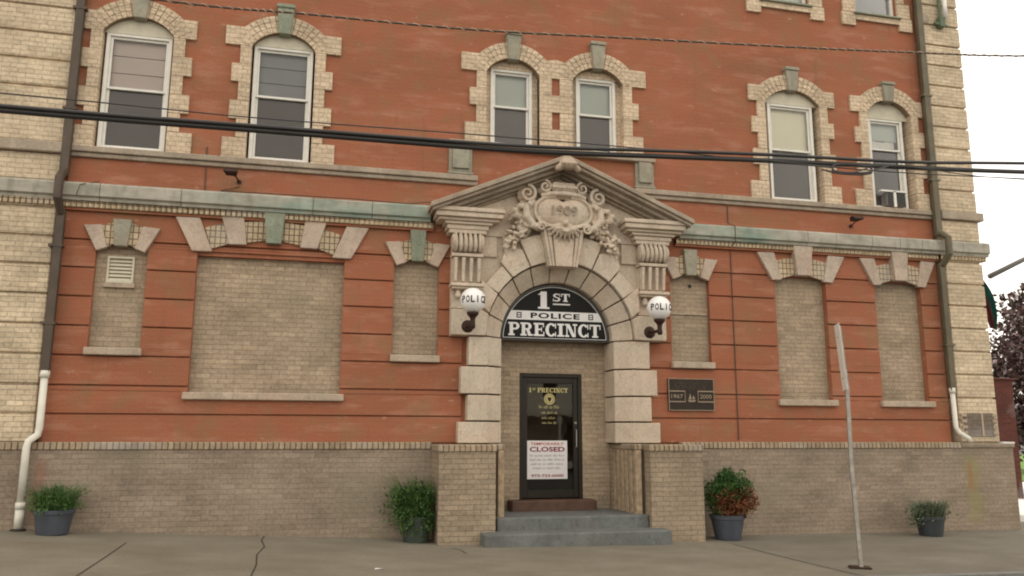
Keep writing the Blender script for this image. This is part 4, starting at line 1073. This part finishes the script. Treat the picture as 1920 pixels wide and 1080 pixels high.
rnd = random.Random(5)
x, y = -6.69, -.50
P1 = empty('potted_plant', (x, y, zg(x)), 'fine green mounded plant in a slate blue pot beside the white pipe at far left', 'potted plant', gname)
pot(P1, .18, .235, .30, 'pot')
mb = MB(); blades(mb, (0, 0, .27), .19, 350, .38, rnd, .7, .0035); leaves(mb, (0, 0, .37), (.25, .22, .14), 3600, .038, rnd, .6, .35, .2, .5); leaves(mb, (.0, 0, .46), (.16, .14, .11), 300, .05, rnd, 1.2, .3)
mb.build('foliage', 'grassy', P1)
x, y = -2.19, -.48
P2 = empty('potted_plant', (x, y, zg(x)), 'bushy green plant spilling over a dark pot against the left stair pier', 'potted plant', gname)
pot(P2, .17, .215, .34, 'potg')
mb = MB(); leaves(mb, (-.05, 0, .47), (.33, .25, .29), 3200, .05, rnd, .3, .4, .2, .5); leaves(mb, (.0, -.12, .28), (.25, .12, .20), 700, .05, rnd, -.6, .4); blades(mb, (-.02, 0, .35), .18, 420, .56, rnd, .7, .004); blades(mb, (0, -.05, .30), .2, 120, .2, rnd, 1.2, .008)
mb.build('foliage', 'bushy', P2)
x, y = 2.40, -.62
P3 = empty('potted_plant', (x, y, zg(x)), 'round evergreen shrub, red-brown on its lower side, in a grey pot by the steps', 'potted plant', gname)
pot(P3, .185, .255, .36, 'pot')
mb = MB(); leaves(mb, (.04, .0, .70), (.33, .28, .27), 4200, .045, rnd, .5, .4, .3, .3); leaves(mb, (.0, 0, .88), (.15, .13, .13), 600, .045, rnd, .8, .4)
leaves(mb, (-.15, 0, .54), (.15, .17, .22), 900, .045, rnd, .5, .4)
mb.build('foliage', 'ever', P3)
mb = MB(); leaves(mb, (.09, -.10, .56), (.30, .20, .22), 3000, .045, rnd, .2, .5, .3, .3); leaves(mb, (-.05, -.13, .50), (.17, .10, .12), 600, .05, rnd, .2, .5); mb.build('red_foliage', 'rusty', P3)
MB().tube([(0, 0, .3), (.01, 0, .5), (.03, 0, .7)], [.02, .018, .01], 8).build('stem', 'bark', P3)
x, y = 5.90, -.62
P4 = empty('potted_plant', (x, y, zg(x)), 'sparse grey-green plant in a black pot near the right end of the plinth', 'potted plant', gname)
pot(P4, .17, .225, .30, 'potd')
mb = MB(); leaves(mb, (.02, 0, .36), (.29, .22, .12), 800, .05, rnd, .4, .4, .2, .5); blades(mb, (0, 0, .27), .19, 300, .32, rnd, .7, .005); leaves(mb, (-.28, -.02, .28), (.10, .1, .14), 160, .045, rnd, 0, .4)
mb.build('foliage', 'pale', P4)

# ---------------------------------------------------------------- signpost at the kerb, its plate seen edge on
SX, SYY = 2.625, -3.32
SP = empty('sign_post', (SX, SYY, zg(SX)), 'thin galvanised street sign post at the kerb with its white plate seen edge-on', 'sign post')
# U-channel post
pth = [(0, 0, 0), (-.03, 0, 1.2), (-.018, 0, 2.1), (-.068, 0, 2.84)]
mb = MB()
for (ax, az), (bx_, bz_) in zip([(p_[0], p_[2]) for p_ in pth], [(p_[0], p_[2]) for p_ in pth[1:]]):
    for (x0, x1, y0_, y1_) in ((-.005, .001, -.026, .026), (-.005, .036, -.032, -.0262), (-.005, .036, .0262, .032)):
        mb.add([(ax+x0, y0_, az), (ax+x1, y0_, az), (ax+x1, y1_, az), (ax+x0, y1_, az), (bx_+x0, y0_, bz_), (bx_+x1, y0_, bz_), (bx_+x1, y1_, bz_), (bx_+x0, y1_, bz_)],
               [(0, 3, 2, 1), (4, 5, 6, 7), (0, 1, 5, 4), (1, 2, 6, 5), (2, 3, 7, 6), (3, 0, 4, 7)])
mb.build('post', 'galv', SP)
mb = MB(); mb.prism([(-.030, 2.06), (-.024, 2.06), (-.074, 2.86), (-.080, 2.86)], -.17, .13); pm = mb.build('sign_plate', 'white', SP, bevel=.002)
mb = MB()
for z in (2.2, 2.7): mb.tube([(-.05-(z-2.2)*.06, 0, z), (.02-(z-2.2)*.06, 0, z)], .008, 8)
mb.build('bolt', 'galv', SP)
MB().prism([(-.12, .003), (.13, .003), (.12, .022), (-.10, .028)], -.07, .08).build('base_plate', 'lampk', SP, bevel=.004)

SP.rotation_euler = (0, 0, R(-25))
# ---------------------------------------------------------------- overhead cables (they run along the kerb)
def interp(pts, n=10):
    out = []
    for i in range(len(pts)-1):
        p0 = Vector(pts[max(i-1, 0)]); p1 = Vector(pts[i]); p2 = Vector(pts[i+1]); p3 = Vector(pts[min(i+2, len(pts)-1)])
        for k in range(n):
            t = k/n; out.append(.5*((2*p1)+(p2-p0)*t+(2*p0-5*p1+4*p2-p3)*t*t+(3*p1-3*p2+p3-p0)*t**3))
    out.append(Vector(pts[-1])); return out
CY = -4.0
def cable(name, pts, r, label, mat='cable', n=8, wig=0):
    P = interp([(x, CY+dy_, z) for x, dy_, z in pts], 12)
    if wig: P = [p+Vector((0, wig*math.sin(i*1.3), wig*math.cos(i*1.7))) for i, p in enumerate(P)]
    o = MB().tube(P, r, n).build(name, mat, smooth=True); return tag(o, label, 'cable', 'overhead cables crossing the facade')
cable('overhead_cable', [(-16, 0, 4.62), (-10, 0, 4.43), (-6.54, 0, 4.405), (-4.3, 0, 4.42), (-1.7, 0, 4.44), (0, 0, 4.515), (1.3, 0, 4.575), (3.0, 0, 4.64), (4.86, 0, 4.725), (10, 0, 5.02), (18, 0, 5.7)], .029, 'thickest black cable crossing the middle of the facade from the left edge')
cable('overhead_cable', [(-16, -.03, 4.66), (-10, -.03, 4.462), (-6.54, -.03, 4.435), (-4.3, -.03, 4.452), (-1.7, -.03, 4.482), (0, -.03, 4.57), (1.3, -.03, 4.637), (3.16, -.03, 4.705), (4.88, -.03, 4.83), (10, -.03, 5.2), (18, -.03, 6.0)], .021, 'black cable lying on the thickest one at left and rising above it at right')
cable('overhead_cable', [(-16, .05, 4.80), (-10, .05, 4.62), (-5.9, .05, 4.585), (-4.3, .05, 4.567), (-2.05, .05, 4.596), (-.26, .05, 4.606), (1.3, .05, 4.585), (3.15, .05, 4.595), (4.86, .05, 4.655), (10, .05, 4.85), (18, .05, 5.3)], .0065, 'hair-thin wire above the thick cables at left and below them at right', 'cable', 6)
cable('overhead_cable', [(1.2, -.05, 4.53), (2.2, -.05, 4.565), (3.1, -.05, 4.635), (4.0, -.05, 4.60), (4.86, -.05, 4.61), (10, -.05, 4.72), (18, -.05, 5.0)], .006, 'thin wire sagging lowest across the sky at right, from the coil of slack', 'cable', 6)
# a strand wrapped with a second wire: twisted
P = interp([(x, -4.6, z) for x, z in [(-14, 5.75), (-9, 5.45), (-5.15, 5.36), (-3.9, 5.39), (-2.25, 5.435), (-.42, 5.56), (1.48, 5.69), (2.87, 5.80), (4.52, 5.95), (9, 6.5), (16, 7.6)]], 40)
tw = MB().tube(P, .010, 6)
TW = tag(tw.build('overhead_cable', 'bronze', smooth=True), 'tan twisted strand crossing the top of the red wall, highest of the cables', 'cable', 'overhead cables crossing the facade'); tw = MB()
Q = []; 
L = 0
for i, p in enumerate(P):
    if i: L += (P[i]-P[i-1]).length
for k in range(1400):
    u = k/1399*(len(P)-1); i = min(int(u), len(P)-2); p = P[i].lerp(P[i+1], u-i); a = u*1.9
    Q.append(p+Vector((0, .011*math.cos(a), .011*math.sin(a))))
tw.tube(Q, .0055, 5)
tw.build('wrapped_wire', 'cableg', TW, smooth=True)
# slack loop
lp = []
for k in range(61):
    t = 2*math.pi*k/60*1.5
    lp.append((2.36+.30*math.cos(t+2.6)+.03*math.sin(3*t), CY-.06-.02*math.sin(t), 4.525+.065*math.sin(t+2.3)+.04*math.cos(t+2.6)+.03*k/60))
CL = MB().tube([(1.3, CY-.05, 4.555), (1.6, CY-.05, 4.55)]+lp+[(2.9, CY-.05, 4.64)], .011, 6)
CL.tube([(1.95, CY-.07, 4.50), (2.1, CY-.08, 4.47), (2.35, CY-.08, 4.49), (2.55, CY-.07, 4.56)], .009, 6)
tag(CL.build('cable_coil', 'cable', smooth=True), 'tangled loop of slack black wire hanging from the cables before the right windows', 'cable')

# ---------------------------------------------------------------- beyond the right corner
def tree(name, loc, h, cr_, mat, label, n, leaf, seed, low=.35):
    rnd = random.Random(seed); T = empty(name, loc, label, 'tree')
    tk = MB(); tk.tube([(0, 0, -.2), (.05, 0, h*.2), (-.05, .05, h*.45), (.08, 0, h*.75)], [.22, .17, .13, .05], 10)
    lump = []
    for q in range(13):
        a = rnd.uniform(0, 6.28); z = h*rnd.uniform(low, .92); rr = cr_*rnd.uniform(.25, .85)*(1.15-.7*(z/h-.3))
        e = Vector((rr*math.cos(a), rr*math.sin(a), z)); s0 = Vector((0, 0, z*.65))
        tk.tube([s0, s0.lerp(e, .5)+Vector((0, 0, .1*h*.3)), e], [.07, .045, .012], 6); lump.append(e)
    tk.build('trunk', 'bark', T)
    mb = MB()
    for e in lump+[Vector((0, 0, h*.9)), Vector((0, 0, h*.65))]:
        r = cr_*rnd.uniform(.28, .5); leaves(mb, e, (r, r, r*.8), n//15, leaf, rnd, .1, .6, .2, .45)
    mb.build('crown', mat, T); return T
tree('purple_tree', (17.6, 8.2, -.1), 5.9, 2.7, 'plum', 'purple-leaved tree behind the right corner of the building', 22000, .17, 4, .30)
tree('green_tree', (27, 22, 0), 6.2, 3.4, 'green', 'green tree beyond the lawn at the right edge', 6000, .3, 8, .25)
RW = empty('rear_wing', (8.4, 6.4, 0), 'dark red brick outbuilding showing as a sliver past the right corner', 'building')
MB().box(5.8, 6.35, 0, 5, -.2, 2.95).build('wall', 'redb', RW); MB().box(5.7, 6.45, -.1, 5.1, 2.95, 3.0).build('roof', 'redb', RW, bevel=.02)
# street light arm reaching in from the right, and a drooping cloth on a short pole
FLS = (.82, 1, .84)
SLp = empty('street_light', (21.4, 12, 0), 'grey street light arm slanting up past the right edge of the frame', 'street light')
MB().tube([(4.5, 0, -.4), (4.5, 0, 7.6), (4.2, 0, 8.4), (3.2, 0, 8.75)], [.12, .09, .07, .06], 10).build('pole', 'galv', SLp, smooth=True)
MB().tube([(3.3, 0, 8.9), (1.2, 0, 8.3), (-.1, 0, 7.75), (-1.55, 0, 7.10)], [.07, .08, .09, .10], 10).build('arm', 'dgal', SLp, smooth=True)
FL = empty('drooping_flag', (13.36, 6, 5.66), 'dark green and maroon cloth hanging limp beside the right corner of the building', 'flag')
mb = MB()
def cloth(cols, mat, name):
    mb = MB(); n = 14; vs = []; fs = []
    for i in range(n+1):
        t = i/n; z = .05-1.62*t
        for j in range(7):
            u = j/6; xx = cols[0]+(cols[1]-cols[0])*u
            ww = (.42+.12*math.sin(t*5))*(1 if t < .8 else 1-(t-.8)*2.5)
            vs.append((.02+t*.62+xx*ww, .07*math.sin(u*9+t*3), z+(.12*math.cos(u*3) if i == 0 else 0)-.1*u*(t)))
    for i in range(n):
        for j in range(6): a = i*7+j; fs.append((a, a+1, a+8, a+7))
    mb.add(vs, fs); o = mb.build(name, mat, FL, smooth=True); q = o.modifiers.new('thick', 'SOLIDIFY'); q.thickness = .02
cloth((-.2, .45), 'flagr', 'maroon_panel'); cloth((.47, .95), 'flagg', 'green_panel')
MB().tube([(-.6, 0, -.1), (.05, 0, .14), (.25, 0, .2)], .025, 8).build('pole', 'galv', FL); FL.scale = FLS

# ---------------------------------------------------------------- litter and the house across the street (mirrored in the door glass)
LT = MB().add([(-.05, 0, .004), (.04, -.02, .012), (.05, .02, .004), (-.04, .03, .012)], [(0, 1, 2, 3)]).build('paper_scrap', 'paper', loc=(-2.87, -2.85, zg(-2.87)))
tag(LT, 'small white scrap of paper lying on the sidewalk in front of the plinth', 'litter'); q = LT.modifiers.new('t', 'SOLIDIFY'); q.thickness = .002
HS = empty('gabled_house', (9.5, -32, -.3), 'pale gabled frame house across the street, seen mirrored in the door glass', 'house')
hm = plain('pale_house_siding', (.42, .40, .34), .8, 0, .2)
mb = MB().box(-4, 4, -7, 0, 0, 5.6); mb.prism([(-4, 5.6), (4, 5.6), (0, 8.4)], -7, 0); mb.build('wall', hm, HS)
mb = MB()
for s_ in (-1, 1): mb.prism([(s_*4.5, 5.25), (0, 8.45), (0, 8.65), (s_*4.5, 5.45)], -7.4, .4)
mb.build('roof', 'core', HS)
for x_, z_ in ((-2.3, 3.6), (0, 3.6), (2.3, 3.6), (-2.3, .9), (0, 6.2)):
    f = MB().box(x_-.5, x_+.5, 0, .05, z_, z_+1.4).build('window', 'white', HS); MB().box(x_-.42, x_+.42, .05, .055, z_+.08, z_+1.32).build('pane', 'room', f)
MB().box(.9, 2.0, 0, .06, .2, 2.4).build('door', 'bronze', HS)
MB().box(-3.9, 3.9, 0, 1.8, 2.75, 2.95).box(-3.8, -3.6, 1.6, 1.75, 0, 2.75).box(3.6, 3.8, 1.6, 1.75, 0, 2.75).box(-.1, .1, 1.6, 1.75, 0, 2.75).box(-3.9, 3.9, 0, 1.8, 0, .25).build('porch', hm, HS)
